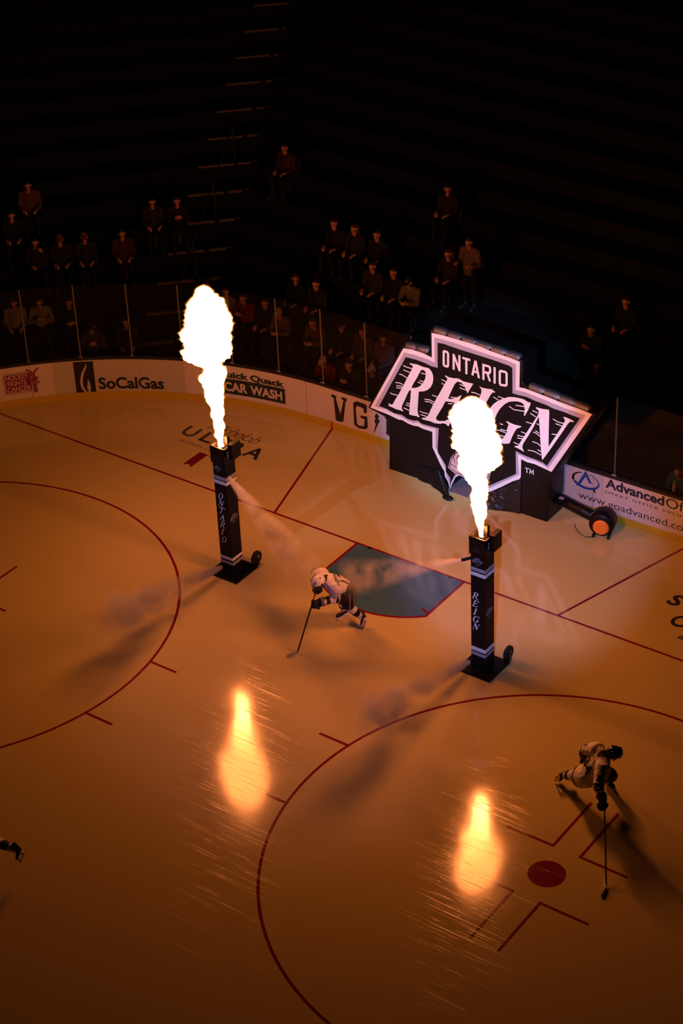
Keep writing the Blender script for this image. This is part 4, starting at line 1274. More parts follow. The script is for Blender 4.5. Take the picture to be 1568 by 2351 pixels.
def head_caps(mb, c, f, u, k=1.0):
    """head with brow, nose, mouth, chin and ears; f looks forward, u is up"""
    c, f, u = Vector(c), Vector(f).normalized(), Vector(u)
    u = (u - f * u.dot(f)).normalized()
    s = f.cross(u)
    P = lambda a, b, d: c + f * a * k + u * b * k + s * d * k
    capsule(mb, P(-0.018, 0.030, 0), 0.080 * k, P(0.020, 0.028, 0), 0.074 * k, s, 0.95)
    capsule(mb, P(0.032, -0.010, 0), 0.056 * k, P(0.040, -0.075, 0), 0.036 * k, s, 1.05)
    capsule(mb, P(0.088, 0.022, -0.02), 0.013 * k, P(0.088, 0.022, 0.02), 0.013 * k)       # brow
    capsule(mb, P(0.090, 0.008, 0), 0.009 * k, P(0.108, -0.026, 0), 0.014 * k)             # nose
    capsule(mb, P(0.082, -0.058, -0.014), 0.010 * k, P(0.082, -0.058, 0.014), 0.010 * k)   # mouth
    capsule(mb, P(0.070, -0.096, -0.006), 0.018 * k, P(0.070, -0.096, 0.006), 0.018 * k)   # chin
    for sg in (-1, 1):
        capsule(mb, P(-0.006, 0.012, 0.083 * sg), 0.014 * k, P(0.000, -0.020, 0.080 * sg), 0.011 * k)

def face_paint(c, f, u, eye=1, lip=2, k=1.0):
    c, f, u = Vector(c), Vector(f).normalized(), Vector(u)
    u = (u - f * u.dot(f)).normalized()
    s = f.cross(u)
    def fn(p):
        q = p - c
        a, b, d = q.dot(f) / k, q.dot(u) / k, q.dot(s) / k
        if a > 0.06:
            if abs(b - 0.002) < 0.009 and 0.018 < abs(d) < 0.045:
                return eye
            if abs(b + 0.058) < 0.008 and abs(d) < 0.024:
                return lip
        return 0
    return fn
M['eye'] = mat('dark_eyes', (0.02, 0.015, 0.012), 0.3)
M['lips'] = mat('lips', (0.40, 0.12, 0.10), 0.5)

def drape_text(name, s, bvh, origin, right, up, w, h, mt, parent, bold=0.02, lift=0.004, curve=0.0, inward=None):
    """lettering laid on a garment: cast from a plane in front of it down onto the cloth"""
    origin, right, up = Vector(origin), Vector(right).normalized(), Vector(up)
    up = (up - right * up.dot(right)).normalized()
    n = right.cross(up)
    v, f = text_geo(s, bold)
    bm = bmesh.new()
    vs = [bm.verts.new(((x - 0.5) * w, (y - 0.5) * h - curve * (2 * x - 1) ** 2, 0)) for x, y in v]
    for t in f:
        try:
            bm.faces.new([vs[i] for i in t])
        except ValueError:
            pass
    bmesh.ops.subdivide_edges(bm, edges=[e for e in bm.edges if e.calc_length() > 0.03], cuts=2, use_grid_fill=False)
    bmesh.ops.triangulate(bm, faces=bm.faces)
    lost = []
    for q in bm.verts:
        p = origin + right * q.co.x + up * q.co.y + n * 0.35
        hit, nn, _, _ = bvh.ray_cast(p, -n, 0.56)
        if hit:
            q.co = hit + nn * lift
        else:
            lost.append(q)
    bmesh.ops.delete(bm, geom=lost, context='VERTS')
    me = bpy.data.meshes.new(name)
    bm.to_mesh(me)
    bm.free()
    me.materials.append(mt)
    return link(name, me, parent)

def bvh_of(me):
    return BVHTree.FromPolygons([v.co.copy() for v in me.vertices], [tuple(p.vertices) for p in me.polygons])

def skate(t, heel, toe, up, name='skate'):
    """boot, white holder and steel runner; heel and toe are the runner's ends"""
    heel, toe, up = Vector(heel), Vector(toe), Vector(up).normalized()
    d = (toe - heel).normalized()
    up = (up - d * up.dot(d)).normalized()
    s = d.cross(up)
    P = lambda a, b, c_: heel + d * a + up * b + s * c_
    mb = MB()
    capsule(mb, P(0.035, 0.115, 0), 0.044, P(0.13, 0.105, 0), 0.043, s, 0.9)
    capsule(mb, P(0.13, 0.105, 0), 0.043, P(0.235, 0.092, 0), 0.034, s, 1.15)
    capsule(mb, P(0.035, 0.115, 0), 0.046, P(0.045, 0.235, 0), 0.052, s, 0.95)
    capsule(mb, P(0.075, 0.15, 0), 0.04, P(0.085, 0.255, 0), 0.036, s, 0.9)
    me = fuse(mb, name, 0.010, M['kit_black'], 3)
    o = link(name, me, t)
    mb = MB()
    def slab(a0, a1, b0, b1, w, mi=0):
        v = [P(a, b, c_) for b in (b0, b1) for a, c_ in ((a0, -w), (a1, -w), (a1, w), (a0, w))]
        mb.add(v, [(0, 3, 2, 1), (4, 5, 6, 7), (0, 1, 5, 4), (1, 2, 6, 5), (2, 3, 7, 6), (3, 0, 4, 7)], mi)
    slab(-0.005, 0.265, 0.060, 0.074, 0.030)
    slab(0.005, 0.075, 0.022, 0.062, 0.012)
    slab(0.175, 0.250, 0.022, 0.062, 0.012)
    slab(-0.005, 0.265, 0.016, 0.030, 0.010)
    mb.build('blade_holder', M['blade_holder'], o)
    mb = MB()
    slab(-0.012, 0.272, 0.0, 0.018, 0.0022)
    mb.build('blade', M['steel'], o)
    return o

def hockey_helmet(t, c, f, u, mt, vent):
    c, f, u = Vector(c), Vector(f).normalized(), Vector(u)
    u = (u - f * u.dot(f)).normalized()
    s = f.cross(u)
    n, K = 14, 32
    v, fa = [], []
    for i in range(n + 1):
        el = PI / 2 - (PI / 2 + 0.38) * i / n
        for k in range(K):
            a = 2 * PI * k / K
            ca, sa = math.cos(a), math.sin(a)
            low = el
            if el < 0:                       # cut higher over the brow, lower round the nape and ears
                low = el * (1.15 if ca < 0.2 else 0.25)
            rx = 0.132 if ca > 0 else 0.138
            v.append(c + f * (rx * math.cos(low) * ca) + s * (0.112 * math.cos(low) * sa) + u * (0.022 + 0.118 * math.sin(low)))
    for i in range(n):
        for k in range(K):
            fa.append((i * K + k, i * K + K + k, i * K + K + (k + 1) % K, i * K + (k + 1) % K))
    mb = MB(); mb.add(v, fa)
    o = mb.build('helmet', mt, t, True)
    so = o.modifiers.new('shell', 'SOLIDIFY'); so.thickness = 0.012; so.offset = -1
    # raised centre ridge and vents
    mb = MB()
    for sg in (-1, 1):
        P = []
        for i in range(9):
            el = 0.25 + 2.3 * i / 8
            P.append(c + f * (0.133 * math.cos(el)) + s * (0.030 * sg) + u * (0.024 + 0.116 * math.sin(el)))
        mb.tube(P, 0.006, 8)
    mb.build('helmet_ridge', mt, o, True)
    for sg in (-1, 1):
        for a, el in ((0.7, 0.75), (0.2, 0.72), (-0.6, 0.75)):
            mb = MB()
            p = c + f * (0.134 * math.cos(el) * math.cos(a * 1.2) * (1 if a > 0 else -1) * 0.9) + s * (0.075 * sg) + u * (0.024 + 0.117 * math.sin(el) * 0.92)
            mb.ellipsoid(p, (0.016, 0.016, 0.010), 10, 6)
            mb.build('helmet_vent', vent, o, True)
        mb = MB()
        mb.ellipsoid(c + s * 0.108 * sg - u * 0.012 - f * 0.005, (0.022, 0.022, 0.028), 12, 8)
        mb.build('helmet_ear_loop', vent, o, True)
    mb = MB()
    v, fa = [], []
    for i in range(2):
        for k in range(13):
            a = -1.15 + 2.3 * k / 12
            v.append(c + f * (0.148 * math.cos(a)) + s * (0.124 * math.sin(a)) + u * (0.030 - 0.085 * i))
    for k in range(12):
        fa.append((k, k + 1, k + 14, k + 13))
    mb.add(v, fa)
    mb.build('visor', M['visor'], o, True)
    mb = MB()
    P = [c + s * 0.098 * math.cos(a) + u * (-0.04 - 0.085 * math.sin(a)) + f * (0.0 + 0.055 * math.sin(a)) for a in [PI * i / 10 for i in range(11)]]
    mb.tube(P, 0.005, 6)
    mb.build('chin_strap', M['kit_black'], o)
    return o

def glove(t, elbow, hand, grip, palm_n):
    """padded glove: flared cuff, padded back, five separate fingers closed on the shaft"""
    e, h = Vector(elbow), Vector(hand)
    d = (h - e).normalized()
    w = h - d * 0.085
    mb = MB()
    n = Vector(palm_n); n = (n - d * n.dot(d)).normalized()
    s = d.cross(n)
    g0 = h.copy()
    capsule(mb, w - d * 0.01, 0.046, h - d * 0.01, 0.040, s, 1.3)
    for i, (off, ln) in enumerate(((-0.048, 0.080), (-0.016, 0.092), (0.017, 0.088), (0.048, 0.070))):
        a = h + s * off - n * 0.018 + d * 0.02
        b = a + (d * 0.75 + n * 0.55) * ln * 0.62
        c_ = b + (d * -0.15 + n * 0.95) * ln * 0.62
        e_ = c_ + (d * -0.95 + n * 0.1) * ln * 0.42
        capsule(mb, a, 0.0195, b, 0.018, n=10)
        capsule(mb, b, 0.018, c_, 0.0165, n=10)
        capsule(mb, c_, 0.0165, e_, 0.015, n=10)
    a = w.lerp(h, 0.4) - s * 0.05 + n * 0.01
    b = a + (d * 0.5 - s * 0.35 + n * 0.65).normalized() * 0.055
    c_ = b + (d * 0.75 + n * 0.3 + s * 0.3).normalized() * 0.045
    capsule(mb, a, 0.023, b, 0.021, n=10)
    capsule(mb, b, 0.021, c_, 0.018, n=10)
    mb.v = [tuple(g0 + (Vector(q) - g0) * 1.22) for q in mb.v]
    o = link('glove', fuse(mb, 'glove', 0.0075, M['kit_black'], 2), t)
    mb = MB()
    mb.tube([w - d * 0.085, w - d * 0.075, w + d * 0.01, w + d * 0.045], [0.084, 0.090, 0.072, 0.062], 18)
    mb.build('glove_cuff', [M['kit_black']], o, True)
    for k in (0, 1):
        mb = MB(); c_ = w - d * (0.02 + 0.03 * k)
        mb.tube([c_ - d * 0.007, c_ + d * 0.007], [0.084 + 0.004 * k] * 2, 18)
        mb.build('glove_trim', M['kit_grey'], o, True)
    return o

def hockey_player(label, J, helmet_mt, vent_mt, number, name_text, hem_t=0.10, hem_r=0.155, drape=None):
    """J: joints in metres. One skinned body; kit pieces hang off it"""
    V = {k: Vector(v) for k, v in J.items()}
    t = thing('person', label, 'person', ((V['aL'] + V['aR']).x / 2, (V['aL'] + V['aR']).y / 2, 0))
    spine = (V['neck'] - V['pelvis'])
    lat = (V['sL'] - V['sR']).normalized()
    hf, hu = V['hf'], V['hu']
    # --- body
    mb = MB()
    hip_lat = (V['hL'] - V['hR']).normalized()
    capsule(mb, V['pelvis'], 0.115, V['pelvis'].lerp(V['neck'], 0.5), 0.115, lat, 1.3)
    capsule(mb, V['pelvis'].lerp(V['neck'], 0.5), 0.115, V['pelvis'].lerp(V['neck'], 0.88), 0.11, lat, 1.45)
    capsule(mb, V['neck'], 0.058, V['head'] - hu.normalized() * 0.05, 0.055)
    for S in 'LR':
        capsule(mb, V['neck'].lerp(V['s' + S], 0.3), 0.06, V['s' + S], 0.06)
        capsule(mb, V['s' + S], 0.058, V['e' + S], 0.043)
        capsule(mb, V['e' + S], 0.043, V['w' + S], 0.030)
        capsule(mb, V['h' + S], 0.088, V['k' + S], 0.060)
        capsule(mb, V['k' + S], 0.060, V['k' + S].lerp(V['a' + S], 0.3), 0.058)
        capsule(mb, V['k' + S].lerp(V['a' + S], 0.3), 0.058, V['a' + S], 0.038)
        up_ = (V['a' + S] - V['q' + S].lerp(V['t' + S], 0.2)).normalized()
        capsule(mb, V['a' + S], 0.034, V['q' + S].lerp(V['t' + S], 0.65) + up_ * 0.10, 0.022)
        hand_caps(mb, V['w' + S], V['g' + S], V['pn' + S], 0.72, 1.7)
    head_caps(mb, V['head'], hf, hu)
    me = fuse(mb, 'body', 0.010, [M['skin'], M['eye'], M['lips']], 3)
    paint(me, face_paint(V['head'], hf, hu))
    link('body', me, t)
    # --- jersey
    mb = MB()
    hem = V['pelvis'] + spine * hem_t
    capsule(mb, hem, hem_r, V['pelvis'].lerp(V['neck'], 0.45), 0.165, lat, 1.32)
    capsule(mb, V['pelvis'].lerp(V['neck'], 0.45), 0.165, V['pelvis'].lerp(V['neck'], 0.88), 0.145, lat, 1.42)
    capsule(mb, V['neck'].lerp(V['pelvis'], 0.12), 0.10, V['neck'], 0.085)
    for S in 'LR':
        capsule(mb, V['neck'].lerp(V['s' + S], 0.35), 0.105, V['s' + S], 0.138)
        capsule(mb, V['s' + S], 0.132, V['e' + S], 0.092)
        capsule(mb, V['e' + S], 0.092, V['w' + S] - (V['w' + S] - V['e' + S]).normalized() * 0.085, 0.068)
    if drape:
        capsule(mb, V['pelvis'], 0.18, V['h' + drape].lerp(V['k' + drape], 0.42), 0.195)
        capsule(mb, V['h' + drape], 0.185, V['h' + drape].lerp(V['k' + drape], 0.42), 0.19)
    me = fuse(mb, 'jersey', 0.011, [M['jersey_white'], M['kit_black'], M['kit_grey']], 12)
    sp_len = spine.length
    # folds in the cloth
    me.update()
    for v in me.vertices:
        v.co += v.normal * (0.010 * noise.noise(v.co * 9.0) + 0.006 * noise.noise(v.co * 21.0))
    def jp(p):
        ts, ds = along(p, V['pelvis'], V['neck'])
        best = None
        for S in 'LR':
            t1, d1 = along(p, V['s' + S], V['e' + S])
            t2, d2 = along(p, V['e' + S], V['w' + S])
            if t2 > 0.0 and d2 < 0.115 and d2 <= d1 + 0.01:
                if t2 < 0.16: return 1
                if 0.50 < t2 < 0.74: return 1
                return 0
            if 0.15 < t1 < 1.05 and d1 < 0.135 and d1 < ds - 0.04:
                return 1 if t1 > 0.93 else 0
        if drape and ts < 0.12:
            tt, _ = along(p, V['h' + drape], V['k' + drape])
            return 0 if tt > 0.46 or tt < 0.33 else 1
        if ts < hem_t - 0.18: return 0
        if ts < hem_t + 0.02: return 1
        if (p - V['neck']).length < 0.115: return 1
        return 0
    for S in 'LR':
        cut(me, V['e' + S], V['w' + S], (0.16, 0.50, 0.74), 0.13)
        cut(me, V['s' + S], V['e' + S], (0.93,), 0.13)
    if drape:
        cut(me, V['h' + drape], V['k' + drape], (0.33, 0.46), 0.26)
    cut(me, V['pelvis'], V['neck'], (hem_t - 0.18, hem_t + 0.02), 0.30)
    paint(me, jp)
    jersey = link('jersey', me, t)
    # --- pants
    mb = MB()
    capsule(mb, V['hL'].lerp(V['hR'], 0.2), 0.145, V['hL'].lerp(V['hR'], 0.8), 0.145)
    for S in 'LR':
        capsule(mb, V['h' + S], 0.150, V['h' + S].lerp(V['k' + S], 0.80), 0.138)
    me = fuse(mb, 'hockey_pants', 0.009, [M['kit_black'], M['kit_grey']], 8)
    pants = link('hockey_pants', me, t)
    pv = bvh_of(me)
    for S, sg in (('L', 1), ('R', -1)):
        ax = (V['k' + S] - V['h' + S]).normalized()
        o_ = hip_lat * sg
        o_ = (o_ - ax * o_.dot(ax)).normalized()
        f_ = ax.cross(o_)
        for off in (-0.045, 0.045):
            vs, fs = [], []
            for i in range(17):
                c = V['h' + S].lerp(V['k' + S], -0.10 + 1.05 * i / 16)
                for w_ in (-0.009, 0.009):
                    hit, nn, _, _ = pv.ray_cast(c + f_ * (off + w_) + o_ * 0.5, -o_, 1.0)
                    vs.append(tuple(hit + nn * 0.004) if hit else tuple(c + f_ * (off + w_) + o_ * 0.14))
            fs = [(2 * i, 2 * i + 1, 2 * i + 3, 2 * i + 2) for i in range(16)]
            mb = FB(); mb.add(vs, fs)
            mb.build('side_stripe', M['kit_grey'], pants)
    # --- socks over shin pads, skates
    for S in 'LR':
        mb = MB()
        k_, a_ = V['k' + S], V['a' + S]
        d = (a_ - k_).normalized()
        capsule(mb, k_ - d * 0.03, 0.085, k_.lerp(a_, 0.35), 0.088)
        capsule(mb, k_.lerp(a_, 0.35), 0.088, a_ - d * 0.02, 0.056)
        me = fuse(mb, 'hockey_sock', 0.007, [M['jersey_white'], M['kit_black']], 6)
        cut(me, k_, a_, (0.38, 0.66), 0.14)
        paint(me, lambda p: 1 if 0.38 < along(p, k_, a_)[0] < 0.66 else 0)
        link('hockey_sock', me, t)
        skate(t, V['q' + S], V['t' + S], V['a' + S] - V['q' + S].lerp(V['t' + S], 0.2))
    for S in 'LR':
        glove(t, V['e' + S], V['g' + S], None, V['pn' + S])
    hockey_helmet(t, V['head'], hf, hu, helmet_mt, vent_mt)
    # --- lettering on the jersey
    bv_ = bvh_of(jersey.data)
    back_n = lat.cross(spine.normalized())          # points out of the back or the chest
    if back_n.dot(hf) > 0:
        back_n = -back_n
    up = spine.normalized()
    right = up.cross(back_n)                         # reading direction seen from behind
    mid = V['pelvis'].lerp(V['neck'], 0.42)
    drape_text('jersey_number', number, bv_, mid + back_n * 0.1, right, up, 0.27, 0.24, M['kit_black'], jersey, 0.03)
    if name_text:
        drape_text('jersey_lettering', name_text, bv_, V['pelvis'].lerp(V['neck'], 0.80) + back_n * 0.1, right, up, 0.46, 0.065, M['kit_black'], jersey, 0.02, 0.005, 0.04)
    for S, sg in (('L', 1), ('R', -1)):
        ax = (V['s' + S] - V['e' + S]).normalized()
        o_ = lat * sg + back_n * 0.5
        o_ = (o_ - ax * o_.dot(ax)).normalized()
        rt = ax.cross(o_)
        pos = V['e' + S].lerp(V['s' + S], 0.34)
        drape_text('sleeve_number', number, bv_, pos, rt, ax, 0.12, 0.10, M['kit_black'], jersey, 0.03)
        f = FB()
    return t

def hockey_stick(label, heel, top, blade_dir, bands):
    heel, top, bd = Vector(heel), Vector(top), Vector(blade_dir).normalized()
    d = (top - heel).normalized()
    s = d.cross(bd).normalized()
    t = thing('hockey_stick', label, 'hockey stick', (heel.x, heel.y, 0))
    def shaft(a, b, w, h, nm, mt):
        mb = MB()
        sec = [(w, h * .6), (w * .7, h), (-w * .7, h), (-w, h * .6), (-w, -h * .6), (-w * .7, -h), (w * .7, -h), (w, -h * .6)]
        f_ = d.cross(s)
        v = [p + s * x + f_ * y for p in (a, b) for x, y in sec]
        n = 8
        mb.add(v, [tuple(reversed(range(n))), tuple(range(n, 2 * n))] + [(i, (i + 1) % n, (i + 1) % n + n, i + n) for i in range(n)])
        return mb.build(nm, mt, t)
    shaft(heel + Vector((0, 0, 0.03)), top, 0.010, 0.0145, 'stick_shaft', M['stick_black'])
    L = (top - heel).length
    for a, b, nm, mt in bands:
        shaft(heel + d * L * a, heel + d * L * b, 0.0108, 0.0152, nm, mt)
    mb = MB()
    n = 12
    up = Vector((0, 0, 1))
    side = bd.cross(up).normalized()
    v = []
    for i in range(n + 1):
        u = i / n
        c = heel + bd * 0.23 * u + side * 0.03 * u * u
        h = 0.068 if u < 0.85 else 0.068 * math.sqrt(max(0.15, 1 - ((u - 0.85) / 0.16) ** 2))
        z0 = 0.004
        for w in (-0.0035, 0.0035):
            v += [(c.x + side.x * w, c.y + side.y * w, z0), (c.x + side.x * w, c.y + side.y * w, z0 + h)]
    f = []
    for i in range(n):
        a = i * 4; b = a + 4
        f += [(a, b, b + 1, a + 1), (a + 2, a + 3, b + 3, b + 2), (a + 1, b + 1, b + 3, a + 3), (a, a + 2, b + 2, b)]
    f += [(0, 1, 3, 2), (n * 4, n * 4 + 2, n * 4 + 3, n * 4 + 1)]
    mb.add(v, f)
    mb.build('stick_blade', M['stick_blade'], t)
    return t

# front skater, leaning over his stick between the towers
POSE_A = {'pelvis': (0.285, -2.436, 0.949), 'neck': (0.049, -2.755, 1.201), 'head': (-0.004, -2.91, 1.241), 'sL': (0.223, -2.751, 1.122), 'sR': (-0.119, -2.667, 1.212), 'eL': (0.213, -2.706, 0.837), 'wL': (0.099, -2.959, 0.844), 'gL': (0.043, -3.04, 0.879), 'eR': (-0.355, -2.547, 1.106), 'wR': (-0.183, -2.762, 1.099), 'gR': (-0.115, -2.838, 1.118), 'hL': (0.354, -2.523, 0.962), 'hR': (0.182, -2.446, 0.937), 'kL': (0.296, -2.455, 0.544), 'aL': (0.456, -2.251, 0.218), 'qL': (0.612, -2.34, 0.254), 'tL': (0.512, -2.309, 0.01), 'kR': (0.065, -2.351, 0.541), 'aR': (-0.031, -2.176, 0.179)}
POSE_B = {'pelvis': (6.487, -4.354, 0.757), 'neck': (6.725, -4.399, 1.203), 'head': (6.864, -4.293, 1.265), 'sL': (6.559, -4.309, 1.214), 'sR': (6.811, -4.559, 1.119), 'eL': (6.307, -4.256, 1.067), 'wL': (6.222, -4.158, 0.844), 'gL': (6.275, -4.232, 0.85), 'eR': (6.883, -4.815, 0.961), 'wR': (6.969, -4.833, 0.723), 'gR': (7.04, -4.893, 0.72), 'hL': (6.501, -4.252, 0.72), 'hR': (6.467, -4.432, 0.692), 'kL': (6.675, -3.953, 0.462), 'aL': (6.477, -3.762, 0.142), 'qL': (6.405, -3.656, 0.009), 'tL': (6.636, -3.751, 0.011), 'kR': (6.161, -4.236, 0.446), 'aR': (5.834, -4.107, 0.197), 'qR': (5.771, -4.259, 0.254), 'tR': (5.692, -4.139, 0.021)}
POSE_C = {'aL': (-0.371, -10.661, 0.467), 'tL': (-0.293, -10.685, 0.25), 'qL': (-0.185, -10.67, 0.489), 'kL': (-0.779, -10.744, 0.531), 'hL': (-0.877, -10.934, 0.904), 'pelvis': (-0.974, -10.913, 0.886), 'hR': (-1.06, -10.869, 0.861), 'neck': (-0.946, -11.229, 1.272), 'head': (-0.992, -11.394, 1.326), 'sL': (-0.785, -11.323, 1.28), 'sR': (-1.099, -11.123, 1.258), 'eL': (-0.869, -11.452, 1.023), 'wL': (-1.026, -11.571, 0.855), 'gL': (-1.09, -11.596, 0.796), 'eR': (-1.321, -11.209, 1.078), 'wR': (-1.42, -11.274, 0.848), 'gR': (-1.464, -11.284, 0.771), 'kR': (-1.218, -11.143, 0.571), 'aR': (-1.231, -11.078, 0.158), 'qR': (-1.252, -10.984, 0.009), 'tR': (-1.304, -11.234, 0.011)}
POSE_A.update(qR=(0.0, -2.10, 0.006), tR=(-0.07, -2.36, 0.006), gL=(0.025, -3.085, 0.885), wL=(0.095, -3.02, 0.895), gR=(-0.02, -2.945, 1.135), wR=(-0.10, -2.90, 1.12),
              pnL=(0.41, -0.68, 0.30), pnR=(0.6, -0.5, -0.6), hf=(-0.36, -0.76, -0.52), hu=(-0.25, -0.30, 0.9))
hockey_player('person in a white hockey jersey and white helmet skating bent forward between the flame towers', POSE_A, M['helmet_white'], M['kit_black'], '12', 'ANDERSON-DOLAN')
hockey_stick('hockey stick held by the skater beside the blue crease', (-0.089, -3.556, 0.0), (0.012, -2.985, 1.185), (-0.25, -0.9, 0), ((0.74, 0.87, 'stick_band', M['stick_yellow']),))
# skater at lower right, seen from above and behind
POSE_B.update(pnL=(0.3, 0.2, -0.9), pnR=(0.1, -0.35, -0.93), hf=(0.78, 0.52, -0.35), hu=(0.35, 0.1, 0.93))
hockey_player('person in a hockey jersey and black helmet leaning into a stride at lower right', POSE_B, M['helmet_black'], M['kit_grey'], '34', None, -0.10, 0.17, 'R')
hockey_stick('long dark hockey stick held one-handed by the lower right skater', (7.648, -5.864, 0.0), (6.985, -4.80, 0.80), (0.3, -1.0, 0), ((0.86, 0.98, 'stick_grip', M['kit_grey']),))
# third skater, mostly beyond the left edge
POSE_C.update(pnL=(0.2, 0.1, -0.9), pnR=(-0.2, -0.2, -0.9), hf=(-0.6, -0.75, -0.2), hu=(0, 0, 1), gR=(-1.47, -11.38, 0.80), wR=(-1.42, -11.31, 0.85), gL=(-1.14, -11.64, 0.80), wL=(-1.07, -11.59, 0.85), tR=(-1.36, -11.22, 0.006), qR=(-1.20, -11.01, 0.006))
hockey_player('person whose trailing skate and striped sock enter at the lower left edge', POSE_C, M['helmet_white'], M['kit_black'], '7', None)


# ------------------------------------------------------------------ spectators
def spect(pose):
    """meshes of one seated or standing figure, facing -y, with its base point at the hips' floor"""
    st = pose == 'stand'
    hz = 0.92 if st else 0.50
    pel = Vector((0, 0, hz))
    lean = {'sit': 0.02, 'lean': -0.16, 'clap': -0.04, 'phone': 0.0, 'stand': 0.0, 'turn': 0.0}[pose]
    nk = pel + Vector((0, lean, 0.50))
    hd = nk + Vector((0.02 if pose == 'turn' else 0, -0.045 + lean * 0.3, 0.155))
    hf = Vector((0.5, -1, -0.05)) if pose == 'turn' else Vector((0, -1, -0.12 if pose != 'lean' else -0.35))
    hu = Vector((0, 0, 1))
    body, shirt, legs, hair = MB(), MB(), MB(), MB()
    J = {}
    for S, sg in (('L', 1), ('R', -1)):
        sh = nk + Vector((0.185 * sg, 0.01, -0.055))
        if pose in ('sit', 'turn'):
            el = sh + Vector((0.05 * sg, -0.06, -0.28)); wr = el + Vector((-0.09 * sg, -0.20, -0.03)); pn = Vector((0, 0, -1))
        elif pose == 'lean':
            el = sh + Vector((0.04 * sg, -0.12, -0.25)); wr = el + Vector((-0.14 * sg, -0.17, 0.04)); pn = Vector((-sg, 0, 0))
        elif pose == 'clap':
            el = sh + Vector((0.07 * sg, -0.12, -0.24)); wr = el + Vector((-0.19 * sg, -0.14, 0.12)); pn = Vector((-sg, 0, 0))
        elif pose == 'phone':
            if sg > 0: el = sh + Vector((0.03, -0.20, -0.18)); wr = el + Vector((-0.08, -0.06, 0.24)); pn = Vector((-0.3, -1, 0))
            else: el = sh + Vector((-0.05, -0.05, -0.28)); wr = el + Vector((0.12, -0.20, 0.0)); pn = Vector((0, 0, -1))
        else:
            el = sh + Vector((0.06 * sg, -0.02, -0.29)); wr = el + Vector((-0.06 * sg, -0.21, 0.06)); pn = Vector((0, 0, -1))
        hn = wr + (wr - el).normalized() * 0.085
        hip = pel + Vector((0.095 * sg, 0, -0.01))
        if st:
            kn = hip + Vector((0.01 * sg, -0.03, -0.42)); an = Vector((hip.x + 0.01 * sg, 0.02, 0.085))
        else:
            kn = hip + Vector((0.05 * sg, -0.41, 0.02)); an = kn + Vector((0.0, 0.04, -0.42))
        to = an + Vector((0.03 * sg, -0.17, -0.045))
        capsule(body, sh, 0.05, el, 0.038); capsule(body, el, 0.038, wr, 0.028)
        hand_caps(body, wr, hn, pn, 1.0, 0.7)
        capsule(body, hip, 0.075, kn, 0.05); capsule(body, kn, 0.05, an, 0.036); capsule(body, an, 0.035, to, 0.028)
        capsule(shirt, nk.lerp(sh, 0.4), 0.07, sh, 0.078); capsule(shirt, sh, 0.074, el, 0.060); capsule(shirt, el, 0.060, wr - (wr - el).normalized() * 0.03, 0.045)
        capsule(legs, hip, 0.105, kn, 0.078); capsule(legs, kn, 0.078, an, 0.056)
        J[S] = (an, to)
    x = Vector((1, 0, 0))
    capsule(body, pel, 0.10, nk - Vector((0, 0, 0.10)), 0.10, x, 1.3)
    capsule(body, nk - Vector((0, 0, 0.06)), 0.055, hd - Vector((0, 0, 0.06)), 0.05)
    head_caps(body, hd, hf, hu)
    capsule(shirt, pel - Vector((0, 0, 0.03)), 0.135, pel.lerp(nk, 0.5), 0.128, x, 1.3)
    capsule(shirt, pel.lerp(nk, 0.5), 0.128, nk - Vector((0, 0, 0.11)), 0.115, x, 1.42)
    capsule(legs, pel + Vector((0.09, 0, 0)), 0.118, pel - Vector((0.09, 0, 0)), 0.118)
    b = -hf.normalized()
    capsule(hair, hd + b * 0.03 + Vector((0, 0, 0.050)), 0.080, hd - b * 0.012 + Vector((0, 0, 0.058)), 0.070)
    capsule(hair, hd + b * 0.045 + Vector((0, 0, 0.02)), 0.066, hd + b * 0.05 + Vector((0, 0, -0.03)), 0.05)
    bm_ = fuse(body, 'body', 0.011, [M['skin'], M['eye'], M['lips']], 2)
    paint(bm_, face_paint(hd, hf, hu))
    sm_ = fuse(shirt, 'shirt', 0.016, [M['black']], 5)
    lm_ = fuse(legs, 'trousers', 0.018, [M['black']], 4)
    hm_ = fuse(hair, 'hair', 0.013, [M['hair']], 3)
    long_ = MB()
    for i, sx in enumerate((-0.075, 0, 0.075)):
        capsule(long_, hd + b * 0.05 + Vector((sx, 0, 0.02)), 0.045, hd + b * 0.085 + Vector((sx * 1.1, 0, -0.20)), 0.028)
    capsule(long_, hd + b * 0.03 + Vector((0, 0, 0.050)), 0.080, hd - b * 0.012 + Vector((0, 0, 0.058)), 0.070)
    lg_ = fuse(long_, 'hair', 0.013, [M['hair']], 3)
    cap = MB()
    capsule(cap, hd + Vector((0, 0, 0.062)), 0.084, hd + Vector((0, 0, 0.070)), 0.074)
    capsule(cap, hd - b * 0.06 + Vector((0, 0, 0.058)), 0.030, hd - b * 0.145 + Vector((0, 0, 0.046)), 0.022, x, 2.3)
    cp_ = fuse(cap, 'cap', 0.012, [M['black']], 2)
    sh_ = []
    for S in 'LR':
        sho = MB()
        an, to = J[S]
        capsule(sho, an - Vector((0, -0.02, 0.035)), 0.056, to + Vector((0, -0.03, 0.0)), 0.048)
        sh_.append(fuse(sho, 'shoe', 0.014, [M['rubber']], 2))
    return {'body': bm_, 'shirt': sm_, 'trousers': lm_, 'hair': hm_, 'long': lg_, 'cap': cp_, 'shoe': sh_, 'hd': hd, 'hf': hf}
PROTO = {}
def col(name, rgb):
    if name not in M:
        M[name] = mat(name, rgb, 0.8, 0.2)
    return M[name]

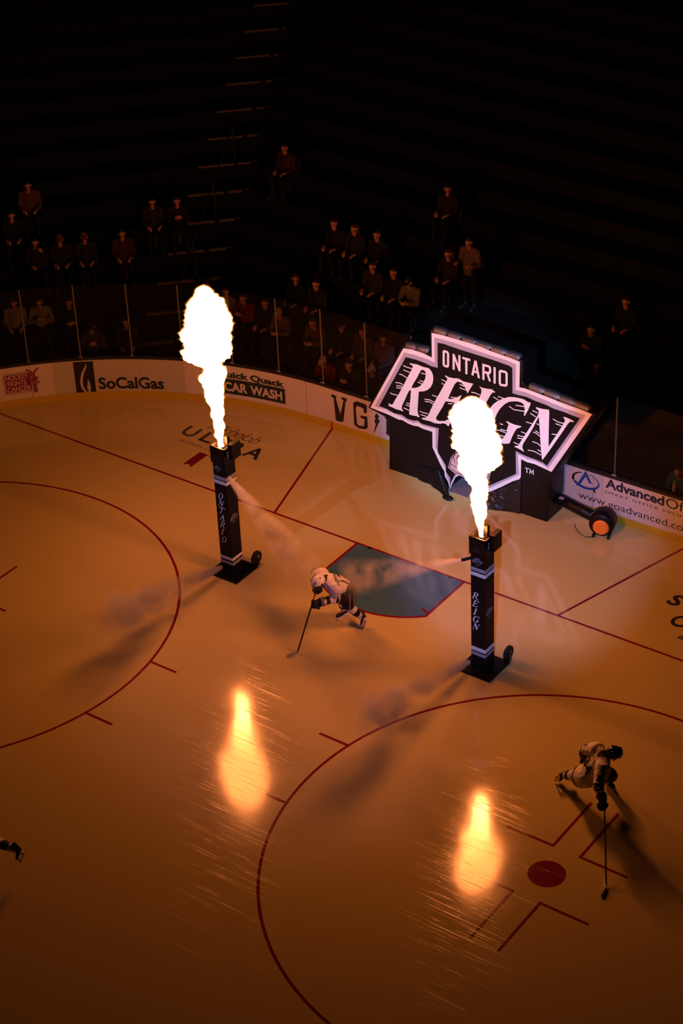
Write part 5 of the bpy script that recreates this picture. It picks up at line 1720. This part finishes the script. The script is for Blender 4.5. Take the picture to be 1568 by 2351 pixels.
seat_mesh = None
def arena_seat(x, y, z, rz):
    global seat_mesh
    if seat_mesh is None:
        a = MB(); a.box((-0.23, -0.22, 0.36), (0.23, 0.20, 0.40))
        b = MB()
        b.add([(-0.23, 0.17, 0.40), (0.23, 0.17, 0.40), (0.23, 0.27, 0.82), (-0.23, 0.27, 0.82), (-0.23, 0.21, 0.40), (0.23, 0.21, 0.40), (0.23, 0.30, 0.82), (-0.23, 0.30, 0.82)],
              [(0, 1, 2, 3), (4, 7, 6, 5), (0, 4, 5, 1), (1, 5, 6, 2), (2, 6, 7, 3), (3, 7, 4, 0)])
        c = MB(); c.box((-0.03, -0.05, 0.0), (0.03, 0.12, 0.36))
        seat_mesh = [(n, q.mesh(n, [mt])) for n, q, mt in (('seat', a, M['seat']), ('backrest', b, M['seat']), ('seat_pedestal', c, M['rail']))]
    t = thing('arena_seat', 'dark folding arena seat with a spectator sitting on it', 'seat', (0, 0, 0), 'dark seats under the seated spectators')
    for n, me in seat_mesh:
        link(n, me, t)
    t.location = (x, y, z)
    t.rotation_euler = (0, 0, rz)

def spectator(px_pos, pose, shirt, trousers, label, head='hair', cap_col=None, skin=None, prop=None):
    (x, y, z, rz) = px_pos
    if pose not in PROTO:
        PROTO[pose] = spect(pose)
    P = PROTO[pose]
    t = thing('person', label, 'person', (0, 0, 0), 'spectators in the stands')
    def part(nm, me, mt=None):
        o = link(nm, me, t)
        if mt is not None:
            o.material_slots[0].link = 'OBJECT'
            o.material_slots[0].material = mt
        return o
    part('body', P['body'], skin)
    part('shirt', P['shirt'], shirt)
    part('trousers', P['trousers'], trousers)
    for sm in P['shoe']:
        part('shoe', sm)
    if head == 'cap':
        part('hair', P['hair']); part('cap', P['cap'], cap_col)
    elif head == 'long':
        part('hair', P['long'], cap_col)
    else:
        part('hair', P['hair'], cap_col)
    t.location = (x, y, z)
    t.rotation_euler = (0, 0, rz)
    if pose != 'stand':
        arena_seat(x, y, z, rz)
    return t
for _n, _c in (
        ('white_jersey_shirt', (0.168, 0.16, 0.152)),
        ('dark_trousers', (0.0048, 0.0048, 0.0056)),
        ('black_shirt', (0.0048, 0.0048, 0.0056)),
        ('grey_hoodie', (0.04, 0.038, 0.038)),
        ('charcoal_shirt', (0.012, 0.012, 0.012)),
        ('red_shirt', (0.12, 0.006, 0.012)),
        ('beige_shirt', (0.1, 0.072, 0.048)),
        ('tan_shirt', (0.072, 0.036, 0.012)),
        ('purple_plaid_shirt', (0.052, 0.032, 0.06)),
        ('maroon_and_white_top', (0.088, 0.052, 0.072)),
        ('denim_trousers', (0.016, 0.028, 0.064)),
        ('printed_black_shirt', (0.02, 0.02, 0.02)),
        ('navy_shirt', (0.006, 0.008, 0.02)),
        ('pale_grey_shirt', (0.12, 0.104, 0.1)),
        ('maroon_shirt', (0.04, 0.008, 0.02)),
        ('blue_shirt', (0.012, 0.04, 0.088)),
        ('teal_shirt', (0.008, 0.056, 0.088)),
        ('bright_blue_shirt', (0.012, 0.088, 0.18)),
        ('dark_cap', (0.012, 0.012, 0.014)),
        ('dull_red_cap', (0.14, 0.03, 0.03)),
        ('beige_cap', (0.28, 0.2, 0.13)),
        ('pale_tan_cap', (0.42, 0.28, 0.16)),
        ('pale_grey_cap', (0.35, 0.34, 0.35)),
        ('brown_long_hair', (0.05, 0.022, 0.012)),
        ):
    col(_n, _c)
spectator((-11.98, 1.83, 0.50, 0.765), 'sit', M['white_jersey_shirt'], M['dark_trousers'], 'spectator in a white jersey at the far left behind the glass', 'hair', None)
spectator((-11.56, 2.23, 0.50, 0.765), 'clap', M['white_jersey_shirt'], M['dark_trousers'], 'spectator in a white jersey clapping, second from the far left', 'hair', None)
spectator((-11.08, 2.68, 0.50, 0.765), 'lean', M['black_shirt'], M['dark_trousers'], 'spectator in black leaning forward, right of the two white jerseys', 'hair', None)
spectator((-10.28, 2.49, 0.10, 0.765), 'clap', M['grey_hoodie'], M['dark_trousers'], 'spectator in a grey hoodie and dark cap above the gas advert', 'cap', M['dark_cap'])
spectator((-9.72, 3.02, 0.10, 0.765), 'sit', M['charcoal_shirt'], M['dark_trousers'], 'spectator in charcoal beside the bottom of the aisle stairs, left side', 'hair', None)
spectator((-12.51, 3.26, 1.30, 0.765), 'phone', M['charcoal_shirt'], M['dark_trousers'], 'spectator in charcoal holding up one hand, high at far left', 'hair', None)
spectator((-12.10, 3.65, 1.30, 0.765), 'sit', M['charcoal_shirt'], M['dark_trousers'], 'spectator in a dull red cap, left of the pair above the left glass', 'cap', M['dull_red_cap'])
spectator((-11.69, 4.04, 1.30, 0.765), 'sit', M['charcoal_shirt'], M['dark_trousers'], 'spectator in a dull red cap, right of the pair above the left glass', 'cap', M['dull_red_cap'])
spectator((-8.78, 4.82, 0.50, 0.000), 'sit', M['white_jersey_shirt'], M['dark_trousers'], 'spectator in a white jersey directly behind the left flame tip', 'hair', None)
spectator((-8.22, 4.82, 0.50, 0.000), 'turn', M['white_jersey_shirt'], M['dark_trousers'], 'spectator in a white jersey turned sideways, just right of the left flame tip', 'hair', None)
spectator((-7.66, 4.82, 0.50, 0.000), 'clap', M['red_shirt'], M['dark_trousers'], 'spectator in a bright red top right of the left flame', 'hair', None)
spectator((-6.53, 4.82, 0.50, 0.000), 'lean', M['beige_shirt'], M['dark_trousers'], 'spectator in beige bending forward, low right of the left flame', 'cap', M['beige_cap'])
spectator((-7.09, 4.82, 0.50, 0.000), 'sit', M['black_shirt'], M['dark_trousers'], 'spectator in black with a lit face right of the red top', 'hair', None)
spectator((-6.74, 5.52, 0.90, 0.000), 'turn', M['black_shirt'], M['dark_trousers'], 'spectator in black turned to one side, between two glass posts', 'long', M['brown_long_hair'])
spectator((-6.17, 5.52, 0.90, 0.000), 'sit', M['charcoal_shirt'], M['dark_trousers'], 'spectator in charcoal in the second row, left of the tan top', 'hair', None)
spectator((-5.60, 4.82, 0.50, 0.000), 'lean', M['tan_shirt'], M['dark_trousers'], 'spectator in a tan top bending forward behind a glass post', 'hair', None)
spectator((-4.99, 4.82, 0.50, 0.000), 'sit', M['black_shirt'], M['dark_trousers'], 'spectator in black with a lit cheek, right of the tan top', 'cap', M['dark_cap'])
spectator((-4.42, 4.82, 0.50, 0.000), 'sit', M['purple_plaid_shirt'], M['dark_trousers'], 'spectator in a purple plaid shirt left of the crest', 'hair', None)
spectator((-3.86, 4.82, 0.50, 0.000), 'turn', M['maroon_and_white_top'], M['denim_trousers'], 'spectator in a maroon and white top with jeans, nearest the crest', 'long', M['brown_long_hair'])
spectator((-4.83, 4.12, 0.10, 0.000), 'lean', M['red_shirt'], M['dark_trousers'], 'spectator with bare arms and a pale hat low behind the glass', 'cap', M['pale_tan_cap'])
spectator((-4.26, 4.12, 0.10, 0.000), 'clap', M['charcoal_shirt'], M['dark_trousers'], 'spectator in charcoal raising hands in the front row, left of the crest', 'hair', None)
spectator((-3.70, 4.12, 0.10, 0.000), 'sit', M['black_shirt'], M['dark_trousers'], 'spectator in a pale cap in the front row, nearest the crest edge', 'cap', M['pale_grey_cap'])
spectator((-5.11, 6.22, 1.30, 0.000), 'sit', M['printed_black_shirt'], M['dark_trousers'], 'spectator in a dark printed tee, left above the crest', 'hair', None)
spectator((-4.55, 6.22, 1.30, 0.000), 'sit', M['navy_shirt'], M['dark_trousers'], 'spectator in navy right of the dark printed tee', 'hair', None)
spectator((-3.99, 6.22, 1.30, 0.000), 'lean', M['pale_grey_shirt'], M['dark_trousers'], 'spectator in pale grey leaning forward below the dark printed tee', 'cap', M['dark_cap'])
spectator((-3.01, 6.92, 1.70, 0.000), 'stand', M['beige_shirt'], M['dark_trousers'], 'spectator standing in beige above the left shoulder of the crest', 'hair', None)
spectator((-3.57, 6.92, 1.70, 0.000), 'sit', M['charcoal_shirt'], M['dark_trousers'], 'spectator in charcoal beside the standing beige one', 'long', M['brown_long_hair'])
spectator((-4.48, 8.32, 2.50, 0.000), 'turn', M['charcoal_shirt'], M['dark_trousers'], 'spectator in charcoal alone high above the crest', 'hair', None)
spectator((-6.64, 6.92, 1.70, 0.000), 'sit', M['black_shirt'], M['dark_trousers'], 'spectator in black, left of the trio in the upper middle', 'hair', None)
spectator((-6.08, 6.92, 1.70, 0.000), 'sit', M['charcoal_shirt'], M['dark_trousers'], 'spectator in charcoal, middle of the trio in the upper middle', 'long', M['brown_long_hair'])
spectator((-5.46, 6.92, 1.70, 0.000), 'sit', M['navy_shirt'], M['dark_trousers'], 'spectator in navy, right of the trio in the upper middle', 'hair', None)
spectator((-9.03, 8.32, 2.50, 0.000), 'sit', M['maroon_shirt'], M['dark_trousers'], 'spectator in maroon high up right of the aisle stairs', 'hair', None)
spectator((-10.57, 6.08, 1.70, 0.765), 'clap', M['black_shirt'], M['dark_trousers'], 'spectator in black at the left edge of the aisle stairs, upper half', 'hair', None)
spectator((-10.99, 5.69, 1.70, 0.765), 'sit', M['charcoal_shirt'], M['dark_trousers'], 'spectator in charcoal one place left of the upper aisle edge', 'hair', None)
spectator((-11.06, 4.64, 1.30, 0.765), 'sit', M['maroon_shirt'], M['dark_trousers'], 'spectator in maroon left of the aisle stairs, middle height', 'hair', None)
spectator((-13.51, 4.24, 2.10, 0.765), 'sit', M['tan_shirt'], M['dark_trousers'], 'spectator in tan highest at the far left', 'hair', None)
spectator((-13.34, 3.43, 1.70, 0.765), 'sit', M['black_shirt'], M['dark_trousers'], 'spectator in black at the far left edge below the tan one', 'hair', None)
spectator((0.45, 6.22, 1.30, 0.000), 'clap', M['blue_shirt'], M['dark_trousers'], 'spectator in blue clapping right of the crest', 'hair', None)
spectator((0.83, 6.92, 1.70, 0.000), 'sit', M['black_shirt'], M['dark_trousers'], 'spectator in black with a faint face, right of the one in blue', 'hair', None)
spectator((0.98, 5.52, 0.90, 0.000), 'phone', M['teal_shirt'], M['dark_trousers'], 'spectator in teal with a raised arm right of the crest corner', 'hair', None)
spectator((3.73, 4.12, 0.10, 0.000), 'lean', M['bright_blue_shirt'], M['denim_trousers'], 'spectator in bright blue cut by the right edge above the office advert', 'hair', None)
